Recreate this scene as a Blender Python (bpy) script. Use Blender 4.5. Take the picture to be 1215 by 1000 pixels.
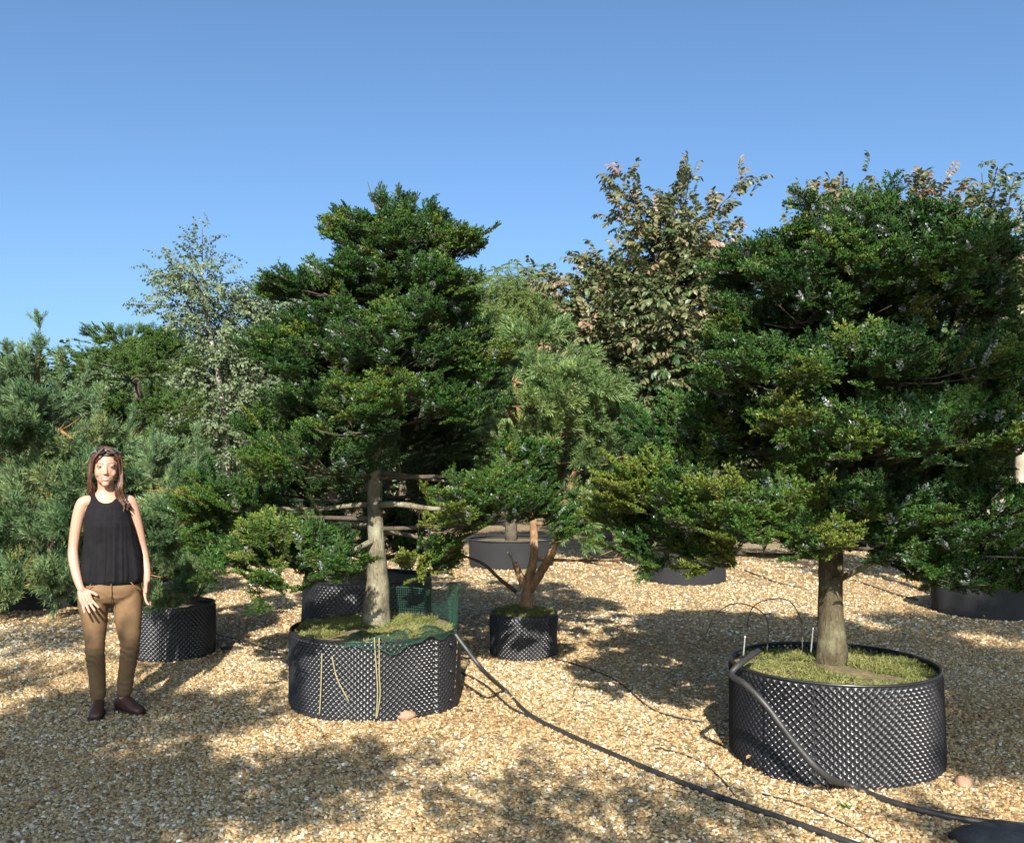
import bpy, math, random
import numpy as np
from mathutils import Vector, Matrix, noise as mnoise

for o in list(bpy.data.objects):
    bpy.data.objects.remove(o, do_unlink=True)
scene = bpy.context.scene
COL = scene.collection

# ------------------------------------------------------------------ camera, sky, sun, exposure
FPX, CAM_H, PITCH = 1077.0, 1.6, math.atan(50 / 1077.0)
cam_d = bpy.data.cameras.new("camera")
cam_d.sensor_width = 36.0
cam_d.lens = FPX / 1215.0 * 36.0
cam_d.clip_end = 3000
cam = bpy.data.objects.new("camera", cam_d)
COL.objects.link(cam)
cam.location = (0, 0, CAM_H)
cam.rotation_euler = (math.pi / 2 + PITCH, 0, 0)
scene.camera = cam

SUN_EL = math.radians(33.5)
SUN_AZ = math.radians(1.0)          # sun stands behind the camera
world = bpy.data.worlds.new("World")
scene.world = world
world.use_nodes = True
wn = world.node_tree.nodes
wl = world.node_tree.links
wn.clear()
sky = wn.new("ShaderNodeTexSky")
sky.sky_type = 'NISHITA'
sky.sun_disc = False
sky.sun_elevation = SUN_EL
sky.sun_rotation = math.pi + SUN_AZ
sky.air_density = 0.8
sky.dust_density = 2.8
sky.ozone_density = 3.4
bg = wn.new("ShaderNodeBackground")
bg.inputs[1].default_value = 0.079
wo = wn.new("ShaderNodeOutputWorld")
sky_tint = wn.new("ShaderNodeMix")
sky_tint.data_type = 'RGBA'
sky_tint.blend_type = 'MULTIPLY'
sky_tint.inputs["Factor"].default_value = 1.0
sky_tint.inputs["B"].default_value = (.86, 1.04, 1.10, 1)      # the clear azure of the day
wl.new(sky.outputs[0], sky_tint.inputs["A"])
wl.new(sky_tint.outputs["Result"], bg.inputs[0])
wl.new(bg.outputs[0], wo.inputs[0])

sun_d = bpy.data.lights.new("sun", 'SUN')
sun_d.energy = 5.0
sun_d.angle = math.radians(0.45)
sun_d.color = (1.0, 0.94, 0.84)
sun = bpy.data.objects.new("sun", sun_d)
COL.objects.link(sun)
SUN_DIR = Vector((-math.sin(SUN_AZ) * math.cos(SUN_EL), -math.cos(SUN_AZ) * math.cos(SUN_EL), math.sin(SUN_EL)))
sun.rotation_euler = SUN_DIR.to_track_quat('Z', 'Y').to_euler()
sun.location = (0, -20, 20)

vs = scene.view_settings
vs.view_transform = 'Standard'
vs.look = 'None'
vs.exposure = 1.33
vs.gamma = 1.0
vs.use_curve_mapping = False
scene.cycles.max_bounces = 6
scene.cycles.diffuse_bounces = 3
scene.cycles.glossy_bounces = 2
scene.cycles.transmission_bounces = 4
scene.cycles.transparent_max_bounces = 6

# ------------------------------------------------------------------ helpers
def ray(px, py):
    dx, dz = (px - 607.5) / FPX, (500 - py) / FPX
    c, s = math.cos(PITCH), math.sin(PITCH)
    return Vector((dx, c - dz * s, s + dz * c))

def at(px, py, Y):
    """a point of the place that the photograph shows at (px, py), Y metres away"""
    r = ray(px, py)
    r = r * (Y / r.y)
    return Vector((r.x, r.y, CAM_H + r.z))

def ground_at(px, py, z=0.0):
    r = ray(px, py)
    t = (z - CAM_H) / r.z
    return Vector((r.x * t, r.y * t, z))

def gz(x, y):
    """height of the gravel"""
    return 0.018 * mnoise.noise(Vector((x * .55, y * .55, 3.1))) + 0.010 * mnoise.noise(Vector((x * 1.7, y * 1.7, 9.2)))

def tag(o, label=None, cat=None, group=None, kind=None):
    if label: o["label"] = label
    if cat: o["category"] = cat
    if group: o["group"] = group
    if kind: o["kind"] = kind
    return o

def empty(name, loc=(0, 0, 0)):
    o = bpy.data.objects.new(name, None)
    o.empty_display_size = 0.2
    o.location = loc
    COL.objects.link(o)
    return o

def make_mesh(name, v, f, mats=None, smooth=True, mi=None):
    me = bpy.data.meshes.new(name)
    v = np.asarray(v, dtype=np.float32).reshape(-1, 3)
    if isinstance(f, np.ndarray):
        nf, k = f.shape
        me.vertices.add(len(v)); me.vertices.foreach_set("co", v.ravel())
        me.loops.add(nf * k); me.loops.foreach_set("vertex_index", f.astype(np.int32).ravel())
        me.polygons.add(nf)
        me.polygons.foreach_set("loop_start", np.arange(0, nf * k, k, dtype=np.int32))
        me.polygons.foreach_set("loop_total", np.full(nf, k, dtype=np.int32))
        me.update(calc_edges=True)
    else:
        me.from_pydata([tuple(map(float, p)) for p in v], [], [tuple(int(i) for i in q) for q in f])
    for m in (mats or []):
        me.materials.append(m)
    n = len(me.polygons)
    if mi is not None:
        me.polygons.foreach_set("material_index", np.asarray(mi, dtype=np.int32))
    me.polygons.foreach_set("use_smooth", np.full(n, smooth, dtype=bool))
    me.update()
    return me

def link(name, me, parent=None, loc=None):
    o = bpy.data.objects.new(name, me)
    COL.objects.link(o)
    if parent is not None:
        o.parent = parent
        pl = parent.location if parent.parent is None else parent.location + parent.parent.location
        # meshes are written in world space: bring them into the parent's space
        o.location = -Vector(pl) if loc is None else loc
    elif loc is not None:
        o.location = loc
    return o

class MB:
    """collects shapes into one mesh"""
    def __init__(self):
        self.v, self.f, self.m = [], [], []
    def add(self, v, f, m=0):
        b = len(self.v)
        self.v += [tuple(p) for p in v]
        self.f += [tuple(i + b for i in q) for q in f]
        self.m += [m] * len(f)
    def tube(self, pts, rad, n=8, m=0, cap=True, squash=None, wob=0.0, seed=0):
        pts = [Vector(p) for p in pts]
        if not hasattr(rad, '__len__'):
            rad = [rad] * len(pts)
        ref = None
        V, F = [], []
        for i, p in enumerate(pts):
            a = pts[max(i - 1, 0)]; b = pts[min(i + 1, len(pts) - 1)]
            t = (b - a)
            t = t.normalized() if t.length > 1e-9 else Vector((0, 0, 1))
            if ref is None:
                ref = Vector((1, 0, 0)) if abs(t.x) < .8 else Vector((0, 1, 0))
            u = (ref - t * ref.dot(t)).normalized()
            w = t.cross(u)
            ref = u
            for k in range(n):
                an = 2 * math.pi * k / n
                r = rad[i]
                if wob:
                    r *= 1 + wob * mnoise.noise(Vector((math.cos(an) * 1.5 + seed, math.sin(an) * 1.5, i * .55)))
                V.append(p + u * (math.cos(an) * r) + w * (math.sin(an) * r))
        for i in range(len(pts) - 1):
            for k in range(n):
                F.append((i * n + k, i * n + (k + 1) % n, (i + 1) * n + (k + 1) % n, (i + 1) * n + k))
        if cap:
            F.append(tuple(range(n - 1, -1, -1)))
            F.append(tuple((len(pts) - 1) * n + k for k in range(n)))
        self.add(V, F, m)
    def box(self, a, b, m=0):
        x0, y0, z0 = a; x1, y1, z1 = b
        self.add([(x0, y0, z0), (x1, y0, z0), (x1, y1, z0), (x0, y1, z0), (x0, y0, z1), (x1, y0, z1), (x1, y1, z1), (x0, y1, z1)],
                 [(0, 3, 2, 1), (4, 5, 6, 7), (0, 1, 5, 4), (1, 2, 6, 5), (2, 3, 7, 6), (3, 0, 4, 7)], m)
    def mesh(self, name, mats, smooth=True):
        return make_mesh(name, self.v, self.f, mats, smooth, self.m)

def spline(pts, per=6):
    """Catmull-Rom through the points"""
    P = [Vector(p) for p in pts]
    out = []
    for i in range(len(P) - 1):
        p0, p1, p2, p3 = P[max(i - 1, 0)], P[i], P[i + 1], P[min(i + 2, len(P) - 1)]
        for k in range(per):
            t = k / per
            out.append(0.5 * ((2 * p1) + (p2 - p0) * t + (2 * p0 - 5 * p1 + 4 * p2 - p3) * t * t + (3 * p1 - p0 - 3 * p2 + p3) * t ** 3))
    out.append(P[-1])
    return out

def lerp_list(vals, n):
    x = np.linspace(0, len(vals) - 1, n)
    return list(np.interp(x, range(len(vals)), vals))

# ------------------------------------------------------------------ materials
def new_mat(name):
    m = bpy.data.materials.new(name)
    m.use_nodes = True
    nt = m.node_tree
    b = nt.nodes["Principled BSDF"]
    return m, nt, b

def ramp(nt, stops, interp='LINEAR'):
    r = nt.nodes.new("ShaderNodeValToRGB")
    r.color_ramp.interpolation = interp
    e = r.color_ramp.elements
    while len(e) < len(stops):
        e.new(0.5)
    for i, (p, c) in enumerate(stops):
        e[i].position = p
        e[i].color = (*c, 1)
    return r

def noise_node(nt, scale, detail=4, rough=.6, coord="Object"):
    tc = nt.nodes.new("ShaderNodeTexCoord")
    n = nt.nodes.new("ShaderNodeTexNoise")
    n.inputs["Scale"].default_value = scale
    n.inputs["Detail"].default_value = detail
    n.inputs["Roughness"].default_value = rough
    nt.links.new(tc.outputs[coord], n.inputs["Vector"])
    return n

def bark_mat(name, dark, mid, pale, scale=5.0):
    m, nt, b = new_mat(name)
    n1 = noise_node(nt, scale, 6, .7)
    n2 = noise_node(nt, scale * 6, 5, .75)
    n2.inputs["Distortion"].default_value = 1.2
    mp = nt.nodes.new("ShaderNodeMapping")
    mp.inputs["Scale"].default_value = (1, 1, .35)
    tc = nt.nodes.new("ShaderNodeTexCoord")
    nt.links.new(tc.outputs["Object"], mp.inputs[0]); nt.links.new(mp.outputs[0], n2.inputs["Vector"])
    r1 = ramp(nt, [(.32, dark), (.5, mid), (.66, pale)])
    r2 = ramp(nt, [(.36, (.42, .40, .38)), (.55, (1, 1, 1))])
    nt.links.new(n1.outputs["Fac"], r1.inputs[0]); nt.links.new(n2.outputs["Fac"], r2.inputs[0])
    mx = nt.nodes.new("ShaderNodeMix"); mx.data_type = 'RGBA'; mx.blend_type = 'MULTIPLY'; mx.inputs["Factor"].default_value = .85
    nt.links.new(r1.outputs[0], mx.inputs["A"]); nt.links.new(r2.outputs[0], mx.inputs["B"])
    nt.links.new(mx.outputs["Result"], b.inputs["Base Color"])
    bp = nt.nodes.new("ShaderNodeBump"); bp.inputs["Strength"].default_value = .9; bp.inputs["Distance"].default_value = .012
    nt.links.new(n2.outputs["Fac"], bp.inputs["Height"]); nt.links.new(bp.outputs[0], b.inputs["Normal"])
    b.inputs["Roughness"].default_value = .92
    b.inputs["Specular IOR Level"].default_value = .2
    return m

def simple_mat(name, stops, scale=8, rough=.7, bump=.0, bscale=30, spec=.5, metallic=0):
    m, nt, b = new_mat(name)
    n = noise_node(nt, scale)
    r = ramp(nt, stops)
    nt.links.new(n.outputs["Fac"], r.inputs[0])
    nt.links.new(r.outputs[0], b.inputs["Base Color"])
    b.inputs["Roughness"].default_value = rough
    b.inputs["Specular IOR Level"].default_value = spec
    b.inputs["Metallic"].default_value = metallic
    if bump:
        n2 = noise_node(nt, bscale, 5)
        bp = nt.nodes.new("ShaderNodeBump")
        bp.inputs["Strength"].default_value = bump
        bp.inputs["Distance"].default_value = .02
        nt.links.new(n2.outputs["Fac"], bp.inputs["Height"])
        nt.links.new(bp.outputs[0], b.inputs["Normal"])
    return m

def leaf_mat(name, stops, back=None, rough=.45, spec=.5, trans=.0):
    """colour by each spray's own tint; leaves may have a paler underside"""
    m, nt, b = new_mat(name)
    at_ = nt.nodes.new("ShaderNodeAttribute")
    at_.attribute_type = 'INSTANCER'
    at_.attribute_name = "tint"
    r = ramp(nt, stops)
    nt.links.new(at_.outputs["Fac"], r.inputs[0])
    col = r.outputs[0]
    if back:
        g = nt.nodes.new("ShaderNodeNewGeometry")
        mx = nt.nodes.new("ShaderNodeMix")
        mx.data_type = 'RGBA'
        mx.inputs["B"].default_value = (*back, 1)
        nt.links.new(g.outputs["Backfacing"], mx.inputs["Factor"])
        nt.links.new(col, mx.inputs["A"])
        col = mx.outputs["Result"]
    nt.links.new(col, b.inputs["Base Color"])
    b.inputs["Roughness"].default_value = rough
    b.inputs["Specular IOR Level"].default_value = spec
    if trans:
        tr = nt.nodes.new("ShaderNodeBsdfTranslucent")
        nt.links.new(col, tr.inputs[0])
        ms = nt.nodes.new("ShaderNodeMixShader")
        ms.inputs[0].default_value = trans
        nt.links.new(b.outputs[0], ms.inputs[1])
        nt.links.new(tr.outputs[0], ms.inputs[2])
        nt.links.new(ms.outputs[0], nt.nodes["Material Output"].inputs[0])
    return m

M = {}
M['fir'] = leaf_mat('fir_needles', [(0, (0.0094, 0.0338, 0.0079)), (.45, (0.0228, 0.0657, 0.0105)), (.75, (0.0503, 0.0969, 0.0131)), (1, (0.1004, 0.1266, 0.0184))],
                    rough=.5, spec=.2)
M['fir_silver'] = leaf_mat('silver_fir_needles', [(0, (0.014, 0.042, 0.0154)), (.5, (0.0315, 0.0665, 0.0175)), (1, (0.084, 0.098, 0.028))],
                    back=(.17, .21, .195), rough=.4, spec=.4)
M['fir_dark'] = leaf_mat('dark_fir_needles', [(0, (0.0124, 0.0341, 0.0074)), (.5, (0.0279, 0.062, 0.0112)), (1, (0.0527, 0.093, 0.0174))], rough=.5, spec=.25)
M['clipped'] = leaf_mat('clipped_conifer_leaves', [(0, (.020, .055, .010)), (.5, (.046, .100, .016)), (1, (.085, .145, .026))], rough=.5, spec=.2)
M['pine'] = leaf_mat('pine_needles', [(0, (0.0374, 0.0822, 0.0304)), (.5, (0.0748, 0.1371, 0.0548)), (.8, (0.1165, 0.1736, 0.0646)), (1, (0.1829, 0.1736, 0.0457))], rough=.5, spec=.4)
M['pine_green'] = leaf_mat('green_pine_needles', [(0, (0.0585, 0.1094, 0.0314)), (.5, (0.1074, 0.1791, 0.0536)), (1, (0.1659, 0.2287, 0.0693))], rough=.5, spec=.4)
M['cedar'] = leaf_mat('cedar_needles', [(0, (0.062, 0.1105, 0.024)), (.5, (0.1054, 0.17, 0.036)), (1, (0.1488, 0.221, 0.056))], rough=.55, spec=.3)
M['rust'] = leaf_mat('turning_leaves', [(0, (.030, .060, .018)), (.4, (.060, .085, .028)), (.66, (.115, .110, .045)), (.84, (.20, .145, .085)), (1, (.22, .12, .085))],
                     back=(.12, .14, .065), rough=.45, spec=.4, trans=.2)
M['birch'] = leaf_mat('birch_leaves', [(0, (0.0558, 0.0864, 0.0413)), (.5, (0.1054, 0.144, 0.0675)), (1, (0.1612, 0.1944, 0.0975))], rough=.5, spec=.4, trans=.25)
M['green'] = leaf_mat('green_leaves', [(0, (.020, .045, .014)), (.5, (.045, .080, .022)), (1, (.090, .115, .035))], rough=.5, spec=.4, trans=.2)
M['moss'] = leaf_mat('moss_blades', [(0, (0.076, 0.0916, 0.0252)), (.5, (0.1521, 0.1628, 0.0504)), (1, (0.2376, 0.2137, 0.0907))], rough=.8, spec=.2, trans=.15)
M['bark_bough'] = simple_mat('bough_bark', [(.3, (.035, .026, .017)), (.7, (.085, .065, .042))], 12, .95, .5, 30)
M['bark_fir_shaded'] = bark_mat('shaded_fir_bark', (.040, .030, .018), (.085, .070, .042), (.16, .15, .09))  # brown fir bark, shade of the low boughs darkened into its colour
M['twig'] = simple_mat('twig_bark', [(.3, (.030, .022, .013)), (.7, (.075, .055, .030))], 20, .9)
M['bark_fir'] = bark_mat('fir_bark', (.075, .062, .040), (.175, .155, .105), (.25, .245, .17))
M['bark_pine'] = bark_mat('pine_bark', (0.135, 0.081, 0.0455), (0.2835, 0.1688, 0.091), (0.3645, 0.2565, 0.1495), 6)
M['bark_pine_orange'] = bark_mat('orange_pine_bark', (.15, .075, .03), (.28, .15, .055), (.35, .21, .085), 6)
M['bark_dark'] = simple_mat('dark_bark', [(.3, (.035, .028, .02)), (.7, (.10, .08, .055))], 8, .95, .7, 24)
M['bark_pale'] = simple_mat('pale_bark', [(.3, (0.144, 0.1224, 0.0864)), (.6, (0.288, 0.2592, 0.2016)), (.8, (0.3744, 0.3456, 0.288))], 6, .85, .4, 20)
M['black_plastic'] = simple_mat('black_plastic', [(.3, (.010, .010, .012)), (.6, (.017, .017, .019)), (.8, (.040, .038, .034))], 5, .33, 0, spec=.6)
M['grey_fabric'] = simple_mat('grey_fabric', [(.3, (0.0088, 0.009, 0.01)), (.7, (0.015, 0.0155, 0.017))], 5, .9, .3, 120)
M['hose'] = simple_mat('hose_rubber', [(.3, (0.0154, 0.0154, 0.0161)), (.65, (0.0315, 0.0308, 0.0294)), (.85, (0.084, 0.07, 0.049))], 14, .5, .1, 60)
M['soil'] = simple_mat('soil', [(.25, (.045, .030, .016)), (.5, (.12, .09, .045)), (.7, (.20, .16, .075))], 16, .95, .8, 60)
M['twine'] = simple_mat('twine', [(.3, (.17, .145, .07)), (.7, (.27, .23, .12))], 60, .9)
M['net'] = simple_mat('green_net', [(.3, (0.0084, 0.0341, 0.0217)), (.7, (0.0154, 0.0527, 0.0322))], 20, .5)
M['steel'] = simple_mat('galvanised_wire', [(.3, (.35, .35, .34)), (.7, (.5, .5, .48))], 20, .4, metallic=.8)
M['wire_dark'] = simple_mat('dark_wire', [(.3, (.03, .026, .022)), (.7, (.06, .05, .04))], 20, .6)

def gravel_ground_mat():
    m, nt, b = new_mat('gravel_bed')
    tc = nt.nodes.new("ShaderNodeTexCoord")
    vo = nt.nodes.new("ShaderNodeTexVoronoi")
    vo.inputs["Scale"].default_value = 46
    nt.links.new(tc.outputs["Object"], vo.inputs["Vector"])
    sep = nt.nodes.new("ShaderNodeSeparateColor")
    nt.links.new(vo.outputs["Color"], sep.inputs[0])
    r = ramp(nt, [(0, (0.1007, 0.0624, 0.0289)), (.25, (0.1947, 0.1359, 0.0662)), (.55, (0.2552, 0.1945, 0.1118)), (.8, (0.3358, 0.2826, 0.1904)), (1, (0.4433, 0.4332, 0.3807))])
    nt.links.new(sep.outputs[0], r.inputs[0])
    n = noise_node(nt, .9, 5, .65)
    r2 = ramp(nt, [(.3, (.74, .66, .55)), (.7, (1.0, .97, .92))])
    nt.links.new(n.outputs["Fac"], r2.inputs[0])
    mx = nt.nodes.new("ShaderNodeMix"); mx.data_type = 'RGBA'; mx.blend_type = 'MULTIPLY'
    mx.inputs["Factor"].default_value = 1
    nt.links.new(r.outputs[0], mx.inputs["A"]); nt.links.new(r2.outputs[0], mx.inputs["B"])
    nt.links.new(mx.outputs["Result"], b.inputs["Base Color"])
    b.inputs["Roughness"].default_value = .9
    b.inputs["Specular IOR Level"].default_value = .25
    bp = nt.nodes.new("ShaderNodeBump")
    bp.inputs["Strength"].default_value = .9
    bp.inputs["Distance"].default_value = .012
    bp.invert = True
    nt.links.new(vo.outputs["Distance"], bp.inputs["Height"])
    nt.links.new(bp.outputs[0], b.inputs["Normal"])
    return m
M['gravel_bed'] = gravel_ground_mat()

def gravel_stone_mat():
    m, nt, b = new_mat('gravel_stones')
    at_ = nt.nodes.new("ShaderNodeAttribute"); at_.attribute_type = 'INSTANCER'; at_.attribute_name = "tint"
    r = ramp(nt, [(0, (0.0859, 0.0452, 0.0192)), (.12, (0.1794, 0.1029, 0.0402)), (.36, (0.2691, 0.1769, 0.0768)), (.60, (0.3432, 0.2591, 0.1353)), (.80, (0.4291, 0.3702, 0.2531)), (.92, (0.5928, 0.5922, 0.5412)), (1, (0.234, 0.2221, 0.2094))])
    nt.links.new(at_.outputs["Fac"], r.inputs[0])
    nt.links.new(r.outputs[0], b.inputs["Base Color"])
    b.inputs["Roughness"].default_value = .62
    b.inputs["Specular IOR Level"].default_value = .35
    return m
M['gravel'] = gravel_stone_mat()

# ------------------------------------------------------------------ scattered pieces (leaf sprays, stones) by geometry nodes
_groups = {}
def scatter_group(sources):
    key = tuple(s.name for s in sources)
    if key in _groups:
        return _groups[key]
    g = bpy.data.node_groups.new("scatter_" + sources[0].name, 'GeometryNodeTree')
    g.interface.new_socket("Geometry", in_out='INPUT', socket_type='NodeSocketGeometry')
    g.interface.new_socket("Geometry", in_out='OUTPUT', socket_type='NodeSocketGeometry')
    N, L = g.nodes, g.links
    gi, go = N.new("NodeGroupInput"), N.new("NodeGroupOutput")
    iop = N.new("GeometryNodeInstanceOnPoints")
    join = N.new("GeometryNodeJoinGeometry")
    for s in reversed(sources):
        oi = N.new("GeometryNodeObjectInfo")
        oi.inputs["Object"].default_value = s
        g2i = N.new("GeometryNodeGeometryToInstance")
        L.new(oi.outputs["Geometry"], g2i.inputs[0])
        L.new(g2i.outputs[0], join.inputs[0])
    def attr(name, typ):
        a = N.new("GeometryNodeInputNamedAttribute")
        a.data_type = typ
        a.inputs["Name"].default_value = name
        return a.outputs["Attribute"]
    m2p = N.new("GeometryNodeMeshToPoints")
    L.new(gi.outputs[0], m2p.inputs[0])
    L.new(m2p.outputs[0], iop.inputs["Points"])
    L.new(join.outputs[0], iop.inputs["Instance"])
    iop.inputs["Pick Instance"].default_value = True
    L.new(attr("pick", 'INT'), iop.inputs["Instance Index"])
    e2r = N.new("FunctionNodeEulerToRotation")
    L.new(attr("rot", 'FLOAT_VECTOR'), e2r.inputs[0])
    L.new(e2r.outputs[0], iop.inputs["Rotation"])
    L.new(attr("size", 'FLOAT_VECTOR'), iop.inputs["Scale"])
    L.new(iop.outputs[0], go.inputs[0])
    _groups[key] = g
    return g

def frames_to_euler(X, U):
    """rotations whose x axis is X and whose z axis is as near U as can be"""
    X = X / np.linalg.norm(X, axis=1, keepdims=True)
    Z = U - X * (U * X).sum(1, keepdims=True)
    Z = Z / (np.linalg.norm(Z, axis=1, keepdims=True) + 1e-9)
    Y = np.cross(Z, X)
    ry = -np.arcsin(np.clip(X[:, 2], -1, 1))
    rx = np.arctan2(Y[:, 2], Z[:, 2])
    rz = np.arctan2(X[:, 1], X[:, 0])
    return np.stack([rx, ry, rz], 1)

def scatter(name, sources, P, E, S, T, parent=None, rng=None):
    n = len(P)
    me = bpy.data.meshes.new(name)
    P = np.asarray(P, dtype=np.float32)
    off = np.zeros(3, dtype=np.float32)
    if parent is not None:
        off = np.array(parent.location, dtype=np.float32)
    me.vertices.add(n)
    me.vertices.foreach_set("co", (P - off).ravel().astype(np.float32))
    a = me.attributes.new("rot", 'FLOAT_VECTOR', 'POINT'); a.data.foreach_set("vector", np.asarray(E, dtype=np.float32).ravel())
    S = np.asarray(S, dtype=np.float32)
    if S.ndim == 1:
        S = np.repeat(S[:, None], 3, 1)
    a = me.attributes.new("size", 'FLOAT_VECTOR', 'POINT'); a.data.foreach_set("vector", S.ravel())
    a = me.attributes.new("tint", 'FLOAT', 'POINT'); a.data.foreach_set("value", np.clip(np.asarray(T, dtype=np.float32), 0, 1))
    pick = (rng or np.random.default_rng(1)).integers(0, len(sources), n).astype(np.int32)
    a = me.attributes.new("pick", 'INT', 'POINT'); a.data.foreach_set("value", pick)
    for m in sources[0].data.materials:
        me.materials.append(m)
    me.update()
    o = bpy.data.objects.new(name, me)
    COL.objects.link(o)
    if parent is not None:
        o.parent = parent
    md = o.modifiers.new("scatter", 'NODES')
    md.node_group = scatter_group(sources)
    o["kind"] = "stuff"
    return o

def source(name, me):
    return bpy.data.objects.new(name, me)      # only a shape for the scatter, never linked to the scene

# --- leaf-bearing shoots -------------------------------------------------
def unit(v):
    return v / (np.linalg.norm(v, axis=-1, keepdims=True) + 1e-9)

def needle_spray(name, shoots, rng, length, width, per_m, fwd, spread, mats, stem_r=.0022, flat=1.0, jitter=.35, silver=()):
    """shoots: list of (p0, p1); needles set round each shoot within +-spread of 'up'"""
    VS, FS, MI = [], [], []
    base = 0
    up = np.array([0, 0, 1.0])
    for si, (p0, p1) in enumerate(shoots):
        p0, p1 = np.array(p0, float), np.array(p1, float)
        ax = p1 - p0; L = np.linalg.norm(ax); ax = ax / L
        side = unit(np.cross(up, ax)); u2 = np.cross(ax, side)
        n = max(4, int(per_m * L))
        t = np.linspace(0.04, 1.0, n) + rng.normal(0, .01, n)
        phi = rng.uniform(-spread, spread, n)
        a = fwd + rng.normal(0, .14, n)
        a = np.where(t > .93, a * .45, a)
        rad = np.cos(phi)[:, None] * u2 * flat + np.sin(phi)[:, None] * side
        rad = unit(rad)
        d = unit(np.cos(a)[:, None] * ax + np.sin(a)[:, None] * rad)
        b = p0 + ax * (t * L)[:, None] + rad * stem_r * .6
        ln = length * rng.uniform(.75, 1.15, n) * np.where(t > .9, .85, 1)
        wv = unit(np.cross(d, up + rng.normal(0, jitter, (n, 3)))) * (width / 2)
        mid = b + d * (ln * .5)[:, None]
        tip = b + d * ln[:, None]
        V = np.stack([b, mid + wv, tip, mid - wv], 1).reshape(-1, 3)
        F = np.arange(n * 4).reshape(n, 4) + base
        nz = np.cross(V[1::4] - V[0::4], V[2::4] - V[0::4])[:, 2]
        F = np.where((nz < 0)[:, None], F[:, ::-1], F)
        VS.append(V); FS += [tuple(q) for q in F]; MI += [2 if si in silver else 0] * n
        base += len(V)
        # the twig itself
        ring = []
        for q, r in ((p0, stem_r), (p1, stem_r * .5)):
            for k in range(3):
                an = 2.094 * k
                ring.append(q + side * math.cos(an) * r + u2 * math.sin(an) * r)
        VS.append(np.array(ring))
        for k in range(3):
            FS.append((base + k, base + (k + 1) % 3, base + 3 + (k + 1) % 3, base + 3 + k)); MI.append(1)
        base += 6
    me = make_mesh(name, np.concatenate(VS), FS, mats, False, MI)
    return source(name, me)

def leaf_spray(name, rng, n, L, lw, mats, droop=.5, fold=.25, twig=.18):
    VS, FS, MI = [], [], []
    base = 0
    for i in range(n):
        t = (i + .6) / n
        p = np.array([twig * t, 0, .03 * math.sin(t * 2)])
        az = (1 if i % 2 else -1) * rng.uniform(.5, 1.2) if i < n - 1 else rng.normal(0, .2)
        el = -droop * rng.uniform(.2, 1.5)
        d = np.array([math.cos(az) * math.cos(el), math.sin(az) * math.cos(el), math.sin(el)])
        s = unit(np.cross(d, np.array([rng.normal(0, .35), rng.normal(0, .35), 1])))
        nrm = np.cross(s, d)
        l = L * rng.uniform(.7, 1.15); w = l * lw * .5
        p = p + d * .012
        V = [p, p + d * l * .32 + s * w * .9 + nrm * fold * w, p + d * l * .68 + s * w * .8 + nrm * fold * w * .6, p + d * l * 1.0 - nrm * l * .12,
             p + d * l * .68 - s * w * .8 + nrm * fold * w * .6, p + d * l * .32 - s * w * .9 + nrm * fold * w, p + d * l * .5]
        VS += V
        FS += [(base, base + 6, base + 2, base + 1), (base + 6, base + 3, base + 2), (base, base + 5, base + 4, base + 6), (base + 6, base + 4, base + 3)]
        MI += [0] * 4
        base += 7
    r = .003
    VS += [np.array([0, r, 0]), np.array([0, -r, 0]), np.array([0, 0, r]), np.array([twig, 0, .03])]
    FS += [(base, base + 1, base + 3), (base + 1, base + 2, base + 3), (base + 2, base, base + 3)]
    MI += [1] * 3
    # upper faces up
    VA = np.array(VS); FF = []
    for q in FS:
        nn = np.cross(VA[q[1]] - VA[q[0]], VA[q[2]] - VA[q[0]])
        FF.append(q if nn[2] >= 0 else q[::-1])
    return source(name, make_mesh(name, VA, FF, mats, False, MI))

def fir_sources(tagname, mat, k=4, seed=1, length=.021, width=.0078, per_m=520, side_n=5, size=.170, silver=None):
    out = []
    for j in range(k):
        rng = np.random.default_rng(seed * 31 + j)
        sh = [((0, 0, 0), (size, 0, .035))]
        for i in range(side_n):
            t = .12 + .72 * i / side_n
            s = 1 if i % 2 else -1
            an = s * rng.uniform(.55, .85)
            l = size * rng.uniform(.40, .60) * (1.1 - t * .4)
            p = np.array([size * t, 0, .035 * t])
            sh.append((p, p + l * np.array([math.cos(an), math.sin(an), rng.uniform(.05, .42)])))
        out.append(needle_spray(f'{tagname}_{j}', sh, rng, length, width, per_m, 1.02, 2.0, [mat, M['twig']] + ([silver] if silver else []), jitter=.8, silver=((1 + j % 4,) if silver and j % 2 == 0 else ())))
    return out

def pine_sources(tagname, mat, k=3, seed=5, L=.16, nl=.06, width=.0034, per_m=620, sides=3):
    out = []
    for j in range(k):
        rng = np.random.default_rng(seed * 17 + j)
        sh = [((0, 0, 0), (L, 0, .01))]
        for i in range(sides):
            an = rng.uniform(.4, .7); ph = 2.1 * i + rng.uniform(0, 1)
            l = L * rng.uniform(.45, .75)
            p = np.array([L * (.15 + .18 * i), 0, 0])
            sh.append((p, p + l * np.array([math.cos(an), math.sin(an) * math.cos(ph), math.sin(an) * math.sin(ph)])))
        out.append(needle_spray(f'{tagname}_{j}', sh, rng, nl, width, per_m, .62, 3.14, [mat, M['twig']], stem_r=.004, jitter=1.0))
    return out

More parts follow.
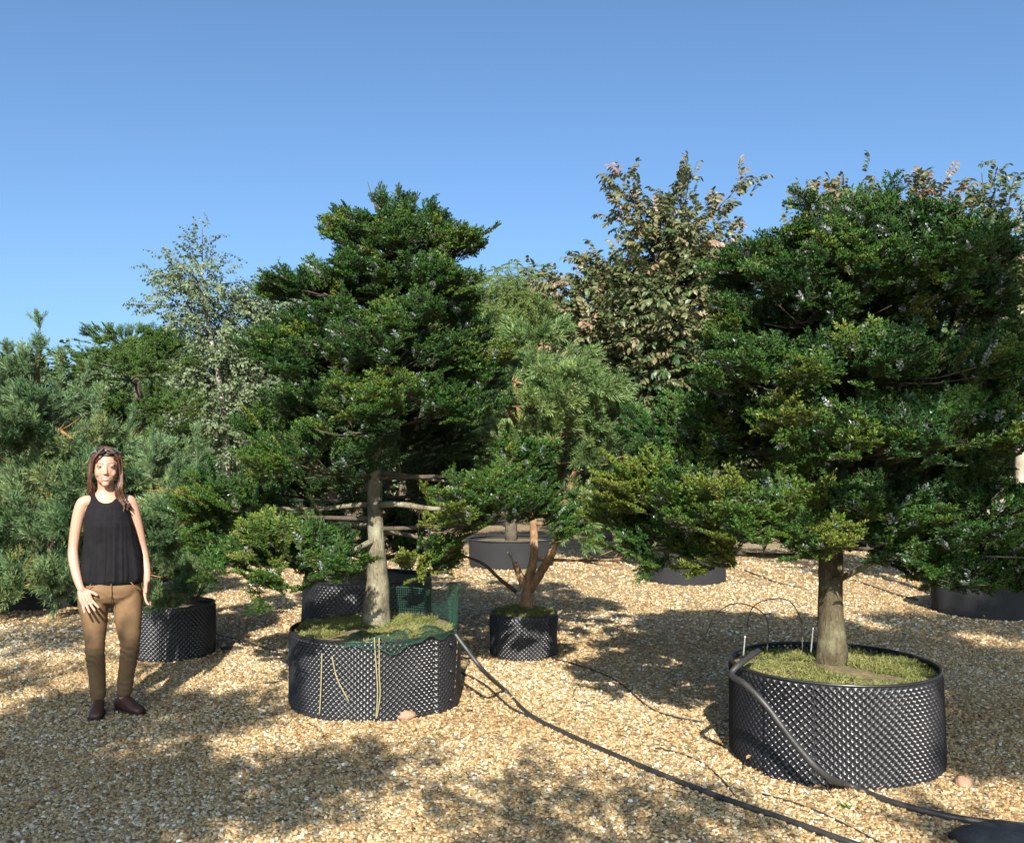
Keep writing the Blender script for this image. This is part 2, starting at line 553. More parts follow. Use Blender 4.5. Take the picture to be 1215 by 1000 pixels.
SRC = {}
SRC['fir'] = fir_sources('fir_spray', M['fir'], k=8, silver=M['fir_silver'])
SRC['fir_dark'] = fir_sources('dark_fir_spray', M['fir_dark'], seed=3, length=.030, width=.0095, per_m=230, size=.19)
SRC['clipped'] = fir_sources('clipped_spray', M['clipped'], seed=6, length=.030, width=.0100, per_m=240, size=.17)
SRC['pine'] = pine_sources('pine_shoot', M['pine'], L=.21, nl=.055, width=.0050, per_m=420, sides=3)
SRC['pine_green'] = pine_sources('green_pine_shoot', M['pine_green'], seed=9, L=.15, nl=.055, width=.0046, per_m=480, sides=3)
def cedar_sources():
    out = []
    for j in range(3):
        rng = np.random.default_rng(70 + j)
        sh = []
        p = np.array([0, 0, 0.0]); d = np.array([1.0, 0, .1])
        for i in range(6):
            q = p + d * .11
            sh.append((p, q))
            if i > 0:
                s = 1 if i % 2 else -1
                e = q + np.array([.06, s * .05, -.04])
                sh.append((p, e))
            p = q; d = unit(d + np.array([0, rng.normal(0, .1), -.30]))
        out.append(needle_spray(f'cedar_strand_{j}', sh, rng, .03, .0065, 260, .9, 3.14, [M['cedar'], M['twig']], stem_r=.003, jitter=.8))
    return out
SRC['cedar'] = cedar_sources()
SRC['rust'] = [leaf_spray(f'turning_leaf_spray_{j}', np.random.default_rng(40 + j), 12, .086, .60, [M['rust'], M['twig']], droop=.75, twig=.24) for j in range(4)]
SRC['birch'] = [leaf_spray(f'birch_spray_{j}', np.random.default_rng(50 + j), 11, .055, .7, [M['birch'], M['twig']], droop=.8, twig=.26) for j in range(4)]
SRC['green'] = [leaf_spray(f'green_leaf_spray_{j}', np.random.default_rng(60 + j), 9, .10, .6, [M['green'], M['twig']], droop=.5, twig=.26) for j in range(4)]

# --- crowns ---------------------------------------------------------------
class Crown:
    """gathers sprays for one tree"""
    def __init__(self, seed):
        self.rng = np.random.default_rng(seed)
        self.P, self.X, self.U, self.S, self.T = [], [], [], [], []
    def put(self, P, X, U, S, T):
        self.P.append(P); self.X.append(X); self.U.append(U); self.S.append(S); self.T.append(T)
    def pad(self, c, rx, ry, rz, n, axis_xy, tint=.4, up=.55, size=1.0, low=-.35, clumps=None, outw=.9):
        """a layer of branch tips: clumps of sprays over an upper shell with a flat underside"""
        rng = self.rng
        c = np.array(c, float)
        k = clumps or max(5, n // 15)
        az = rng.uniform(0, 2 * math.pi, k)
        rr = np.sqrt(rng.uniform(.02, 1, k))
        zz = np.sqrt(np.clip(1 - rr ** 2, 0, 1)) * rng.uniform(.25, 1.0, k) + low * rng.uniform(0, 1, k) * (rr > .3)
        C = np.stack([np.cos(az) * rr * rx, np.sin(az) * rr * ry, zz * rz], 1)
        bright = rng.normal(0, .19, k)
        idx = rng.integers(0, k, n)
        sg = np.array([rx, ry, rz]) * .115 + .015
        Q = C[idx] + rng.normal(0, 1, (n, 3)) * sg
        radial = Q / np.array([rx, ry, max(rz, .05)])
        tree_out = np.zeros((n, 3)); tree_out[:, :2] = (c[:2] + Q[:, :2]) - np.array(axis_xy)
        tree_out = unit(tree_out)
        X = unit(radial * np.array([1, 1, .5])) * outw + tree_out * .55 + np.array([0, 0, up]) + rng.normal(0, .33, (n, 3))
        X = unit(X)
        U = np.array([0, 0, 1.0]) + tree_out * -.25 + rng.normal(0, .3, (n, 3))
        S = size * rng.uniform(.75, 1.2, n)
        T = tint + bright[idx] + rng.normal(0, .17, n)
        self.put(c + Q, X, U, S, T)
    def blob(self, c, r, n, tint=.4, up=.3, size=1.0, droop=0.0, clumps=None, inner=.45, spread=.22, low=-1.0, clean=False):
        """clumps of leaf sprays through a rounded volume"""
        rng = self.rng
        c = np.array(c, float); r = np.array(r, float)
        k = clumps or max(6, n // 14)
        d = unit(rng.normal(0, 1, (k * 3, 3)))
        d = d[d[:, 2] > low][:k]; k = len(d)
        C = d * r * rng.uniform(inner, 1.0, (k, 1))
        bright = rng.normal(0, .12, k)
        idx = rng.integers(0, k, n)
        Q = C[idx] + rng.normal(0, 1, (n, 3)) * (r * spread + .03)
        X = unit(Q / r) * .8 + np.array([0, 0, up]) + rng.normal(0, .5, (n, 3))
        X = unit(X)
        X[:, 2] -= droop
        X = unit(X)
        U = np.array([0, 0, 1.0]) + rng.normal(0, .35, (n, 3))
        S = size * rng.uniform(.7, 1.2, n)
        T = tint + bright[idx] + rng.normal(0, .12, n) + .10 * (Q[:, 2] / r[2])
        self.put(c + Q, X, U, S, T)
    def twig_line(self, a, b, n, tint, size=1.0, droop=.2, spread=.06):
        """sprays along one bare shoot"""
        rng = self.rng
        a, b = np.array(a, float), np.array(b, float)
        t = rng.uniform(.1, 1, n)[:, None]
        P = a + (b - a) * t + rng.normal(0, spread, (n, 3))
        X = unit(unit(b - a) + rng.normal(0, .6, (n, 3)) + np.array([0, 0, -droop]))
        self.put(P, X, np.array([0, 0, 1.0]) + rng.normal(0, .3, (n, 3)), size * rng.uniform(.7, 1.15, n), tint + rng.normal(0, .15, n))
    def build(self, sources, parent, name='crown'):
        P = np.concatenate(self.P); X = np.concatenate(self.X); U = np.concatenate(self.U)
        return scatter(name, sources, P, frames_to_euler(X, U), np.concatenate(self.S), np.concatenate(self.T), parent, self.rng)

def branch_mesh(name, a, b, r0, r1, mat, rng, sag=.08, subs=5, spread=None, seg=7, up_end=0.0):
    """a bough with its side twigs"""
    a, b = Vector(a), Vector(b)
    mb = MB()
    L = (b - a).length
    side = (b - a).cross(Vector((0, 0, 1)))
    side = side.normalized() if side.length > 1e-4 else Vector((1, 0, 0))
    pts = []
    w1, w2 = rng.normal(0, .05), rng.normal(0, .04)
    for i in range(seg):
        t = i / (seg - 1)
        p = a.lerp(b, t)
        p.z += -sag * L * math.sin(t * math.pi) + up_end * t * t
        p += side * (L * (w1 * math.sin(t * 3.1) + w2 * math.sin(t * 6.3)))
        pts.append(p)
    rad = [r0 + (r1 - r0) * (i / (seg - 1)) ** .8 for i in range(seg)]
    mb.tube(pts, rad, 7, 0, wob=.25, seed=rng.uniform(0, 50))
    if subs and spread:
        for k in range(subs):
            t = rng.uniform(.45, .98)
            i = min(int(t * (seg - 1)), seg - 2)
            p = pts[i].lerp(pts[i + 1], t * (seg - 1) - i)
            e = b + Vector((rng.normal(0, spread[0] * .5), rng.normal(0, spread[1] * .5), rng.normal(.25, .35) * spread[2]))
            m_ = p.lerp(e, .5) + Vector((0, 0, -.04 * (e - p).length))
            mb.tube([p, m_, e], [r1 * .8 + .002, r1 * .55 + .0015, .002], 5, 0)
    return mb.mesh(name, [mat])

def poly_point(path, z):
    for i in range(len(path) - 1):
        if path[i].z <= z <= path[i + 1].z:
            t = (z - path[i].z) / max(1e-6, path[i + 1].z - path[i].z)
            return path[i].lerp(path[i + 1], t)
    return path[-1].copy() if z > path[-1].z else path[0].copy()

def trunk_part(path, radii, mat, parent, n=14, per=5, name='trunk', wob=.16, flare=0.0):
    pts = spline(path, per)
    rad = lerp_list(radii, len(pts))
    mb = MB()
    mb.tube(pts, rad, n, 0, wob=wob, seed=path[0].x * 7)
    return link(name, mb.mesh(name, [mat]), parent), pts

# ================================================================== THE SETTING
def build_ground():
    # fine near the camera, coarse far away
    xs = np.concatenate([-np.geomspace(1500, 12, 14), np.linspace(-10, 10, 101), np.geomspace(12, 1500, 14)])
    ys = np.concatenate([-np.geomspace(1500, 8, 14), np.linspace(-6, 22, 141), np.geomspace(24, 1500, 14)])
    X, Y = np.meshgrid(xs, ys)
    Z = np.zeros_like(X)
    for i in range(X.shape[0]):
        for j in range(X.shape[1]):
            x, y = X[i, j], Y[i, j]
            if abs(x) < 14 and -8 < y < 26:
                f = min(1, (14 - abs(x)) / 3, (y + 8) / 2, (26 - y) / 4)
                Z[i, j] = gz(x, y) * max(0, f)
    nx, ny = len(xs), len(ys)
    I = np.arange(nx * ny).reshape(ny, nx)
    F = np.stack([I[:-1, :-1], I[:-1, 1:], I[1:, 1:], I[1:, :-1]], -1).reshape(-1, 4)
    me = make_mesh('ground', np.stack([X, Y, Z], -1).reshape(-1, 3), F, [M['gravel_bed']], True)
    g = link('ground', me)
    g["kind"] = "structure"
    return g
build_ground()

def build_gravel():
    rng = np.random.default_rng(11)
    srcs = []
    ph = (1 + 5 ** .5) / 2
    ico = np.array([(-1, ph, 0), (1, ph, 0), (-1, -ph, 0), (1, -ph, 0), (0, -1, ph), (0, 1, ph), (0, -1, -ph), (0, 1, -ph), (ph, 0, -1), (ph, 0, 1), (-ph, 0, -1), (-ph, 0, 1)]) / 1.9
    fc = [(0, 11, 5), (0, 5, 1), (0, 1, 7), (0, 7, 10), (0, 10, 11), (1, 5, 9), (5, 11, 4), (11, 10, 2), (10, 7, 6), (7, 1, 8), (3, 9, 4), (3, 4, 2), (3, 2, 6), (3, 6, 8), (3, 8, 9), (4, 9, 5), (2, 4, 11), (6, 2, 10), (8, 6, 7), (9, 8, 1)]
    for k in range(6):
        v = ico * (1 + rng.normal(0, .16, (12, 1))) * np.array([1.0, rng.uniform(.6, .95), rng.uniform(.38, .65)])
        srcs.append(source(f'gravel_stone_{k}', make_mesh(f'gravel_stone_{k}', v, fc, [M['gravel']], False)))
    P, S, T = [], [], []
    def zone(y0, y1, half, dens, smin, smax):
        area = (y1 - y0) * (half(y0) + half(y1))
        n = int(area * dens)
        y = rng.uniform(y0, y1, n)
        x = rng.uniform(-1, 1, n) * np.array([half(q) for q in y])
        s = rng.uniform(smin, smax, n) * rng.choice([.7, 1, 1, 1.25], n)
        P.append(np.stack([x, y], 1)); S.append(s)
    hf = lambda y: .62 * abs(y) + 2.0
    zone(2.6, 5.2, hf, 4000, .0050, .0105)
    zone(5.2, 8.0, hf, 2300, .0060, .0120)
    zone(8.0, 12.0, hf, 640, .009, .016)
    zone(12.0, 17.0, hf, 200, .012, .022)
    P = np.concatenate(P); S = np.concatenate(S)
    z = np.array([gz(x, y) for x, y in P])
    n = len(P)
    P3 = np.column_stack([P, z + S * .12])
    big = np.array([mnoise.noise(Vector((x * .8, y * .8, 0))) for x, y in P])
    T = np.clip(rng.beta(2.2, 2.5, n) * .97 + big * .16 + .02, 0, 1)
    E = np.column_stack([rng.normal(0, .45, n), rng.normal(0, .45, n), rng.uniform(0, 6.28, n)])
    o = scatter('gravel', srcs, P3, E, S * 1.25, T, None, rng)
    tag(o, 'golden and white loose gravel chippings covering the ground', 'gravel', kind='stuff')
build_gravel()

# ================================================================== POTS
def dimpled_pot(name, c, R, H, cols, rows, label, group=None, lean=0.0, soil_drop=.03, moss=True, seed=0, amp=.020, joint=None):
    root = empty(name, (c.x, c.y, 0))
    tag(root, label, 'plant pot', group)
    per = 6
    nu, nv = cols * per, rows * per
    V = np.zeros((nv + 1, nu, 3))
    th = np.arange(nu) / nu * 2 * math.pi
    for j in range(nv + 1):
        v = j / nv
        wob = np.array([.012 * mnoise.noise(Vector((math.cos(a) * 1.2 + seed, math.sin(a) * 1.2, v * 1.3))) for a in th])
        pa_, pb_ = (th * cols + v * rows * 2 * math.pi) / 2, (th * cols - v * rows * 2 * math.pi) / 2
        pat = np.maximum(np.cos(pa_) ** 2, np.cos(pb_) ** 2) ** 1.6 - .5      # diagonal ridges round sunk diamonds
        edge = min(1, v * rows * 1.5, (1 - v) * rows * 1.5)
        rr = R * (1 + .012 * (1 - v)) + wob + amp * pat * edge
        V[j, :, 0] = c.x + np.cos(th) * rr
        V[j, :, 1] = c.y + np.sin(th) * rr
        V[j, :, 2] = H * v + lean * np.cos(th) * v
    I = np.arange((nv + 1) * nu).reshape(nv + 1, nu)
    F = np.stack([I[:-1], np.roll(I, -1, 1)[:-1], np.roll(I, -1, 1)[1:], I[1:]], -1).reshape(-1, 4)
    wall = link('wall', make_mesh('wall', V.reshape(-1, 3), F, [M['black_plastic']], True), root)
    if joint is not None:      # where the wall's two ends overlap, held by bolts
        ns = 7 * per
        a0 = math.radians(joint)
        tj = a0 + np.arange(ns + 1) / cols / per * 2 * math.pi
        VJ = np.zeros((nv + 1, ns + 1, 3))
        for j in range(nv + 1):
            v = j / nv
            pa_, pb_ = (tj * cols + v * rows * 2 * math.pi) / 2, (tj * cols - v * rows * 2 * math.pi) / 2
            pat = np.maximum(np.cos(pa_) ** 2, np.cos(pb_) ** 2) ** 1.6 - .5
            wob = np.array([.012 * mnoise.noise(Vector((math.cos(a) * 1.2 + seed, math.sin(a) * 1.2, v * 1.3))) for a in tj])
            rr = R * (1 + .012 * (1 - v)) + wob + amp * pat + .016
            rr[0] -= .016; rr[-1] -= .004
            VJ[j, :, 0] = c.x + np.cos(tj) * rr; VJ[j, :, 1] = c.y + np.sin(tj) * rr; VJ[j, :, 2] = H * v * .985
        IJ = np.arange((nv + 1) * (ns + 1)).reshape(nv + 1, ns + 1)
        FJ = np.stack([IJ[:-1, :-1], IJ[:-1, 1:], IJ[1:, 1:], IJ[1:, :-1]], -1).reshape(-1, 4)
        link('overlap', make_mesh('overlap', VJ.reshape(-1, 3), FJ, [M['black_plastic']], True), root)
        for zb in (.12, .5, .86):
            am = a0 + 3.5 / cols * 2 * math.pi
            mbolt = MB()
            d_ = Vector((math.cos(am), math.sin(am), 0))
            pb0 = Vector((c.x, c.y, H * zb)) + d_ * (R + .012)
            mbolt.tube([pb0, pb0 + d_ * .024, pb0 + d_ * .03], [.012, .012, .007], 8)
            link('bolt', mbolt.mesh('bolt', [M['black_plastic']]), root)
    # rim: a plain lip
    mb = MB()
    k = 72
    ring = [Vector((c.x + math.cos(2 * math.pi * i / k) * (R + .012 * mnoise.noise(Vector((math.cos(2 * math.pi * i / k) * 1.2 + seed, math.sin(2 * math.pi * i / k) * 1.2, 1.3)))),
                    c.y + math.sin(2 * math.pi * i / k) * (R + .012 * mnoise.noise(Vector((math.cos(2 * math.pi * i / k) * 1.2 + seed, math.sin(2 * math.pi * i / k) * 1.2, 1.3)))),
                    H + lean * math.cos(2 * math.pi * i / k) + .003)) for i in range(k + 1)]
    mb.tube(ring, .008, 6, 0, cap=False)
    link('rim', mb.mesh('rim', [M['black_plastic']]), root)
    # soil
    rng = np.random.default_rng(200 + seed)
    VV, FF = [], []
    nr, na = 14, 56
    def soil_z(x, y):
        q = Vector((x * 4, y * 4, seed))
        d = min(1, math.hypot(x, y) / R)
        return H - soil_drop + .05 * (1 - d) ** 1.5 + .02 * mnoise.noise(q) + .010 * mnoise.noise(q * 3.3)
    for i in range(nr + 1):
        for a in range(na):
            r = (R - .012) * i / nr
            x, y = math.cos(2 * math.pi * a / na) * r, math.sin(2 * math.pi * a / na) * r
            VV.append((c.x + x, c.y + y, soil_z(x, y)))
    for i in range(nr):
        for a in range(na):
            FF.append((i * na + a, (i + 1) * na + a, (i + 1) * na + (a + 1) % na, i * na + (a + 1) % na))
    link('soil', make_mesh('soil', VV, FF, [M['soil']], True), root)
    if moss:
        n = int(5200 * R * R / .28)
        r = np.sqrt(rng.uniform(0, 1, n)) * (R - .03); a = rng.uniform(0, 6.283, n)
        x, y = r * np.cos(a), r * np.sin(a)
        dens = np.array([mnoise.noise(Vector((p * 3 + 7 + seed, q * 3, 0))) for p, q in zip(x, y)])
        keep = dens > -.22
        x, y, dens = x[keep], y[keep], dens[keep]
        n = len(x)
        P = np.array([(c.x + p, c.y + q, soil_z(p, q) + .001) for p, q in zip(x, y)])
        X = unit(rng.normal(0, .8, (n, 3)) + np.array([0, 0, .55]))
        E = frames_to_euler(X, np.tile(np.array([0, 0, 1.0]), (n, 1)) + rng.normal(0, .4, (n, 3)))
        scatter('moss', SRC['moss'], P, E, rng.uniform(.6, 1.5, n), .45 + dens * .6 + rng.normal(0, .12, n), root, rng)
    root["soil_top"] = H - soil_drop
    return root, soil_z

def tuft_source():
    out = []
    for j in range(3):
        rng = np.random.default_rng(90 + j)
        VS, FS = [], []
        for i in range(9):
            b = rng.normal(0, .008, 3); b[0] = 0
            d = unit(np.array([1.0, rng.normal(0, .7), rng.normal(0, .7)]))
            s = unit(np.cross(d, rng.normal(0, 1, 3))) * .0022
            l = rng.uniform(.012, .030)
            k = len(VS)
            VS += [b - s, b + s, b + d * l]
            FS.append((k, k + 1, k + 2))
        out.append(source(f'moss_tuft_{j}', make_mesh(f'moss_tuft_{j}', np.array(VS), FS, [M['moss']], False)))
    return out
SRC['moss'] = tuft_source()

LF = Vector((-0.935, 6.28, 0))        # left fir and its pot
RF = Vector((1.765, 5.06, 0))         # right fir and its pot
PN = Vector((0.10, 7.72, 0))          # pine between them
BP = Vector((-2.86, 7.75, 0))         # pine pot behind the person

left_pot, lp_z = dimpled_pot('dimpled_plant_pot', LF, .565, .485, 92, 13, 'black dimpled plant pot tied with twine, green netting inside its rim', seed=1, soil_drop=.02, joint=-40)
right_pot, rp_z = dimpled_pot('dimpled_plant_pot', RF, .545, .505, 90, 13, 'black dimpled plant pot with a thick hose hanging over its rim', seed=4, soil_drop=.035, joint=-146)
small_pot, sp_z = dimpled_pot('dimpled_plant_pot', PN, .275, .345, 50, 10, 'small black dimpled plant pot holding the forked pine', seed=7, soil_drop=.0)
back_pot, bp_z = dimpled_pot('dimpled_plant_pot', BP, .33, .42, 56, 11, 'black dimpled plant pot on the gravel right behind the person', seed=9, soil_drop=.03, moss=False)

def fabric_pot(name, c, R, H, label, mat='grey_fabric', seed=0, group=None):
    root = empty(name, (c.x, c.y, 0))
    tag(root, label, 'plant pot', group)
    nu, nv = 48, 8
    V, F = [], []
    for j in range(nv + 1):
        for i in range(nu):
            a = 2 * math.pi * i / nu; v = j / nv
            rr = R * (1 + .03 * v) + .018 * mnoise.noise(Vector((math.cos(a) * 2 + seed, math.sin(a) * 2, v * 1.2)))
            V.append((c.x + math.cos(a) * rr, c.y + math.sin(a) * rr, H * v + .012 * v * mnoise.noise(Vector((math.cos(a) * 3, math.sin(a) * 3, seed)))))
    for j in range(nv):
        for i in range(nu):
            F.append((j * nu + i, j * nu + (i + 1) % nu, (j + 1) * nu + (i + 1) % nu, (j + 1) * nu + i))
    link('wall', make_mesh('wall', V, F, [M[mat]], True), root)
    mb = MB()
    mb.tube([(c.x + math.cos(2 * math.pi * i / 40) * R * 1.03, c.y + math.sin(2 * math.pi * i / 40) * R * 1.03, H) for i in range(41)], .012, 6, 0, cap=False)
    link('rim', mb.mesh('rim', [M[mat]]), root)
    VV, FF = [(c.x, c.y, H - .02)], []
    for i in range(40):
        a = 2 * math.pi * i / 40
        VV.append((c.x + math.cos(a) * R, c.y + math.sin(a) * R, H - .05))
    for i in range(40):
        FF.append((0, 1 + i, 1 + (i + 1) % 40))
    link('soil', make_mesh('soil', VV, FF, [M['soil']], True), root)
    return root

# ================================================================== TREES
def pad_tree(name, label, base, path, radii, pads, src, bark, seed, twigs=True, cat='tree', group=None, Y=None, dens=1.0, up=.55, size=1.0, extra=None, low=-.35, branch_r=.016, upper_n=880, back_pads=()):
    """pads: (px, py, depth offset, half width px, half height px, half depth m, tint)"""
    root = empty(name, (base.x, base.y, path[0].z))
    tag(root, label, cat, group)
    tr, tp = trunk_part(path, radii, M[bark], root)
    cr = Crown(seed)
    rng = np.random.default_rng(seed + 1)
    for i, (px, py, dy, wx, wy, dep, tint) in enumerate(pads):
        yy = Y + dy
        c = at(px, py, yy)
        k = yy / FPX
        rx, rz = wx * k, wy * k
        if src == 'fir':
            rx, rz, dep = max(.07, rx - .042), max(.05, rz - .034), max(.1, dep - .02)
            c.z -= .03
        n = int(dens * upper_n * (rx * dep * 1.0 + rx * rz * .9 + dep * rz * .5) + 10)
        ax = poly_point(tp, c.z)
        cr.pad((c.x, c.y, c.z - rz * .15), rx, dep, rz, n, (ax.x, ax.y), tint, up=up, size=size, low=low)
        if twigs:
            att = poly_point(tp, c.z - rz * .35 - .04 * (c - ax).length)
            tip = Vector((c.x, c.y, c.z - rz * .2))
            if (tip - att).length > .08 and (src != 'fir' or c.z > 1.12):
                r0 = branch_r * (.7 + .5 * min(1.2, (tip - att).length))
                link('branch', branch_mesh('branch', att, tip, r0, r0 * .4, M['bark_bough' if src.startswith('fir') else bark], rng, sag=.02, subs=7, spread=(rx, dep, rz)), root)
    if extra:
        extra(cr, tp, root)
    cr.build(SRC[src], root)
    return root, tp

# ---- the left fir
lf_path = [Vector((LF.x, LF.y, lp_z(0, 0) - .05))] + [at(x, y, Y_) for x, y, Y_ in ((448, 690, 6.28), (446, 640, 6.28), (445, 580, 6.27), (445, 500, 6.28), (449, 410, 6.3), (456, 320, 6.28), (460, 246, 6.26))]
LPADS = [
    (462, 264, 0, 56, 27, .30, .42), (428, 288, -.05, 42, 24, .28, .40), (512, 286, -.08, 44, 30, .28, .42), (470, 292, -.25, 55, 24, .22, .42),
    (384, 340, -.10, 54, 22, .28, .45), (490, 342, -.30, 60, 34, .26, .48), (528, 335, .02, 26, 34, .26, .42), (445, 352, .20, 45, 26, .26, .35),
    (348, 414, -.10, 44, 30, .32, .42), (395, 425, -.45, 60, 34, .28, .42), (470, 418, -.55, 66, 32, .28, .42), (540, 412, -.25, 48, 36, .32, .45),
    (385, 482, -.32, 66, 34, .28, .38), (455, 478, -.55, 62, 32, .28, .40), (530, 482, -.36, 55, 34, .28, .42), (558, 448, 0, 30, 34, .30, .38),
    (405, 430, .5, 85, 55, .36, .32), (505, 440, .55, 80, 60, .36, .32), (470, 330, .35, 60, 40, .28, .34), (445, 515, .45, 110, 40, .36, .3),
    (368, 548, -.38, 66, 36, .30, .55), (270, 592, .0, 52, 36, .32, .52), (252, 640, .10, 44, 32, .26, .5), (352, 665, -.85, 82, 42, .38, .48), (340, 655, -.4, 60, 30, .3, .42), (450, 378, -.25, 46, 28, .25, .36), (395, 388, -.25, 56, 26, .28, .38), (505, 386, -.4, 62, 28, .28, .42), (545, 378, -.05, 34, 30, .26, .38), (440, 330, -.15, 34, 24, .26, .38), (420, 505, -.6, 50, 20, .25, .4),
    (590, 602, -.25, 82, 54, .40, .56), (612, 548, -.08, 38, 24, .24, .5), (497, 662, .12, 46, 27, .20, .62),
    (320, 515, .15, 36, 22, .25, .45),
]
def lf_extra(cr, tp, root):
    cr.twig_line(at(458, 255, 6.26), at(455, 228, 6.26), 6, .4, .55, -1.5, .006)
    cr.twig_line(at(472, 255, 6.2), at(474, 232, 6.2), 5, .4, .5, -1.5, .006)
    cr.twig_line(at(490, 260, 6.2), at(492, 240, 6.2), 5, .4, .5, -1.5, .006)
    rng = np.random.default_rng(3)
    mb = MB()
    for (x, y) in ((436, 212), (450, 211), (457, 216)):
        mb.tube([at(447, 252, 6.26), at(x, y + 4, 6.26)], [.006, .003], 5)
    link('bare_twig', mb.mesh('bare_twig', [M['twig']]), root)
    # the boughs that show bare below the crown
    for (x0, y0, pts, r) in ((446, 600, [(470, 598, 6.1), (500, 602, 6.0), (540, 606, 6.0)], .021),
                             (446, 632, [(470, 632, 6.4), (505, 640, 6.5), (530, 650, 6.45)], .018),
                             (446, 640, [(425, 650, 6.1), (400, 662, 5.9), (375, 668, 5.75)], .018),
                             (444, 598, [(415, 600, 6.3), (370, 604, 6.32), (285, 602, 6.28)], .017),
                             (445, 625, [(425, 622, 6.5), (400, 625, 6.6), (370, 630, 6.6)], .012),
                             (446, 560, [(470, 562, 6.6), (505, 568, 6.8), (540, 572, 6.8)], .014)):
        p = [at(x0, y0, 6.28)] + [at(*q) for q in pts]
        sp = spline(p, 5)
        mb = MB(); mb.tube(sp, lerp_list([r * 1.25, r, r * .85, r * .55], len(sp)), 8, wob=.3, seed=r * 900)
        link('branch', mb.mesh('branch', [M['bark_fir']]), root)
left_fir, _ = pad_tree('fir_tree', 'tall tiered dark green fir with a bare pale trunk, in the pot tied with twine', LF, lf_path,
                       [.112, .076, .056, .050, .047, .042, .030, .008], LPADS, 'fir', 'bark_fir', 5, Y=6.28, extra=lf_extra, low=-.6)

# ---- the right fir
rf_path = [Vector((RF.x, RF.y, rp_z(0, 0) - .05))] + [at(x, y, Y_) for x, y, Y_ in ((986, 720, 5.06), (986, 650, 5.06), (988, 570, 5.06), (998, 450, 5.08), (1015, 340, 5.08), (1030, 255, 5.06))]
RPADS = [
    (1030, 290, 0, 112, 30, .44, .40), (1000, 285, -.2, 90, 24, .3, .42), (1090, 330, -.3, 70, 28, .3, .34), (955, 314, -.15, 72, 34, .36, .42), (1062, 312, -.35, 92, 32, .32, .40), (1120, 314, .05, 50, 38, .36, .32), (908, 332, 0, 44, 28, .28, .42), (992, 325, -.45, 78, 32, .28, .42),
    (1098, 352, -.1, 66, 32, .32, .30), (930, 372, -.3, 62, 28, .32, .45), (1010, 365, -.2, 60, 30, .3, .34),
    (868, 432, -.1, 66, 30, .36, .44), (922, 448, -.5, 78, 36, .32, .45), (1002, 432, -.62, 78, 34, .32, .44), (1088, 432, -.5, 80, 36, .32, .38), (1160, 448, 0, 52, 42, .36, .28), (845, 482, .1, 46, 26, .28, .42),
    (800, 517, .2, 66, 30, .32, .48), (972, 500, -.5, 66, 30, .32, .40), (1050, 520, -.78, 92, 36, .32, .48), (1130, 512, -.5, 66, 36, .32, .38), (1188, 490, .1, 46, 48, .36, .26),
    (800, 585, -.1, 82, 44, .38, .66), (882, 608, -.4, 90, 52, .38, .74), (778, 634, .0, 58, 38, .30, .58), (938, 636, -.42, 56, 34, .26, .72), (985, 562, -.45, 54, 26, .28, .42), (1040, 602, -.5, 60, 28, .30, .45), (1010, 540, -.3, 60, 30, .3, .34),
    (1032, 640, -.5, 54, 24, .26, .52), (1105, 628, -.4, 76, 44, .32, .44), (1172, 600, -.1, 56, 56, .36, .34), (1178, 668, -.15, 48, 30, .3, .40), (1135, 682, -.25, 44, 20, .28, .40), (1205, 690, -.2, 40, 24, .3, .38), (1080, 655, -.3, 46, 22, .26, .42), (880, 650, -.15, 60, 22, .3, .60),
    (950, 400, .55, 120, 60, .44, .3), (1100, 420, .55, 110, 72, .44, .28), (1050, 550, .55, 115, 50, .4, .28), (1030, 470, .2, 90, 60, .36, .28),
    (880, 540, .4, 60, 40, .3, .3),
]
def rf_extra(cr, tp, root):
    for (x, y, x2, y2) in ((975, 255, 955, 240), (1040, 250, 1050, 236), (930, 300, 890, 305), (870, 315, 850, 330)):
        cr.twig_line(at(x, y, 5.0), at(x2, y2, 5.0), 5, .4, .9, 0, .02)
    for (x0, y0, pts, r) in ((986, 690, [(1000, 685, 4.9), (1030, 670, 4.75), (1060, 655, 4.6)], .016),
                             (986, 640, [(960, 640, 4.85), (920, 635, 4.7), (880, 620, 4.6)], .02),
                             (987, 600, [(1020, 605, 4.9), (1070, 615, 4.75), (1110, 625, 4.6)], .02)):
        p = [at(x0, y0, 5.06)] + [at(*q) for q in pts]
        sp = spline(p, 5)
        mb = MB(); mb.tube(sp, lerp_list([r * 1.2, r, r * .8, r * .5], len(sp)), 8, wob=.3, seed=r * 700)
        link('branch', mb.mesh('branch', [M['bark_fir']]), root)
right_fir, _ = pad_tree('fir_tree', 'broad layered green fir with yellowing low boughs, in the pot with the hose', RF, rf_path,
                        [.096, .066, .060, .056, .05, .04, .012], RPADS, 'fir', 'bark_fir_shaded', 8, Y=5.06, extra=rf_extra, low=-.6)

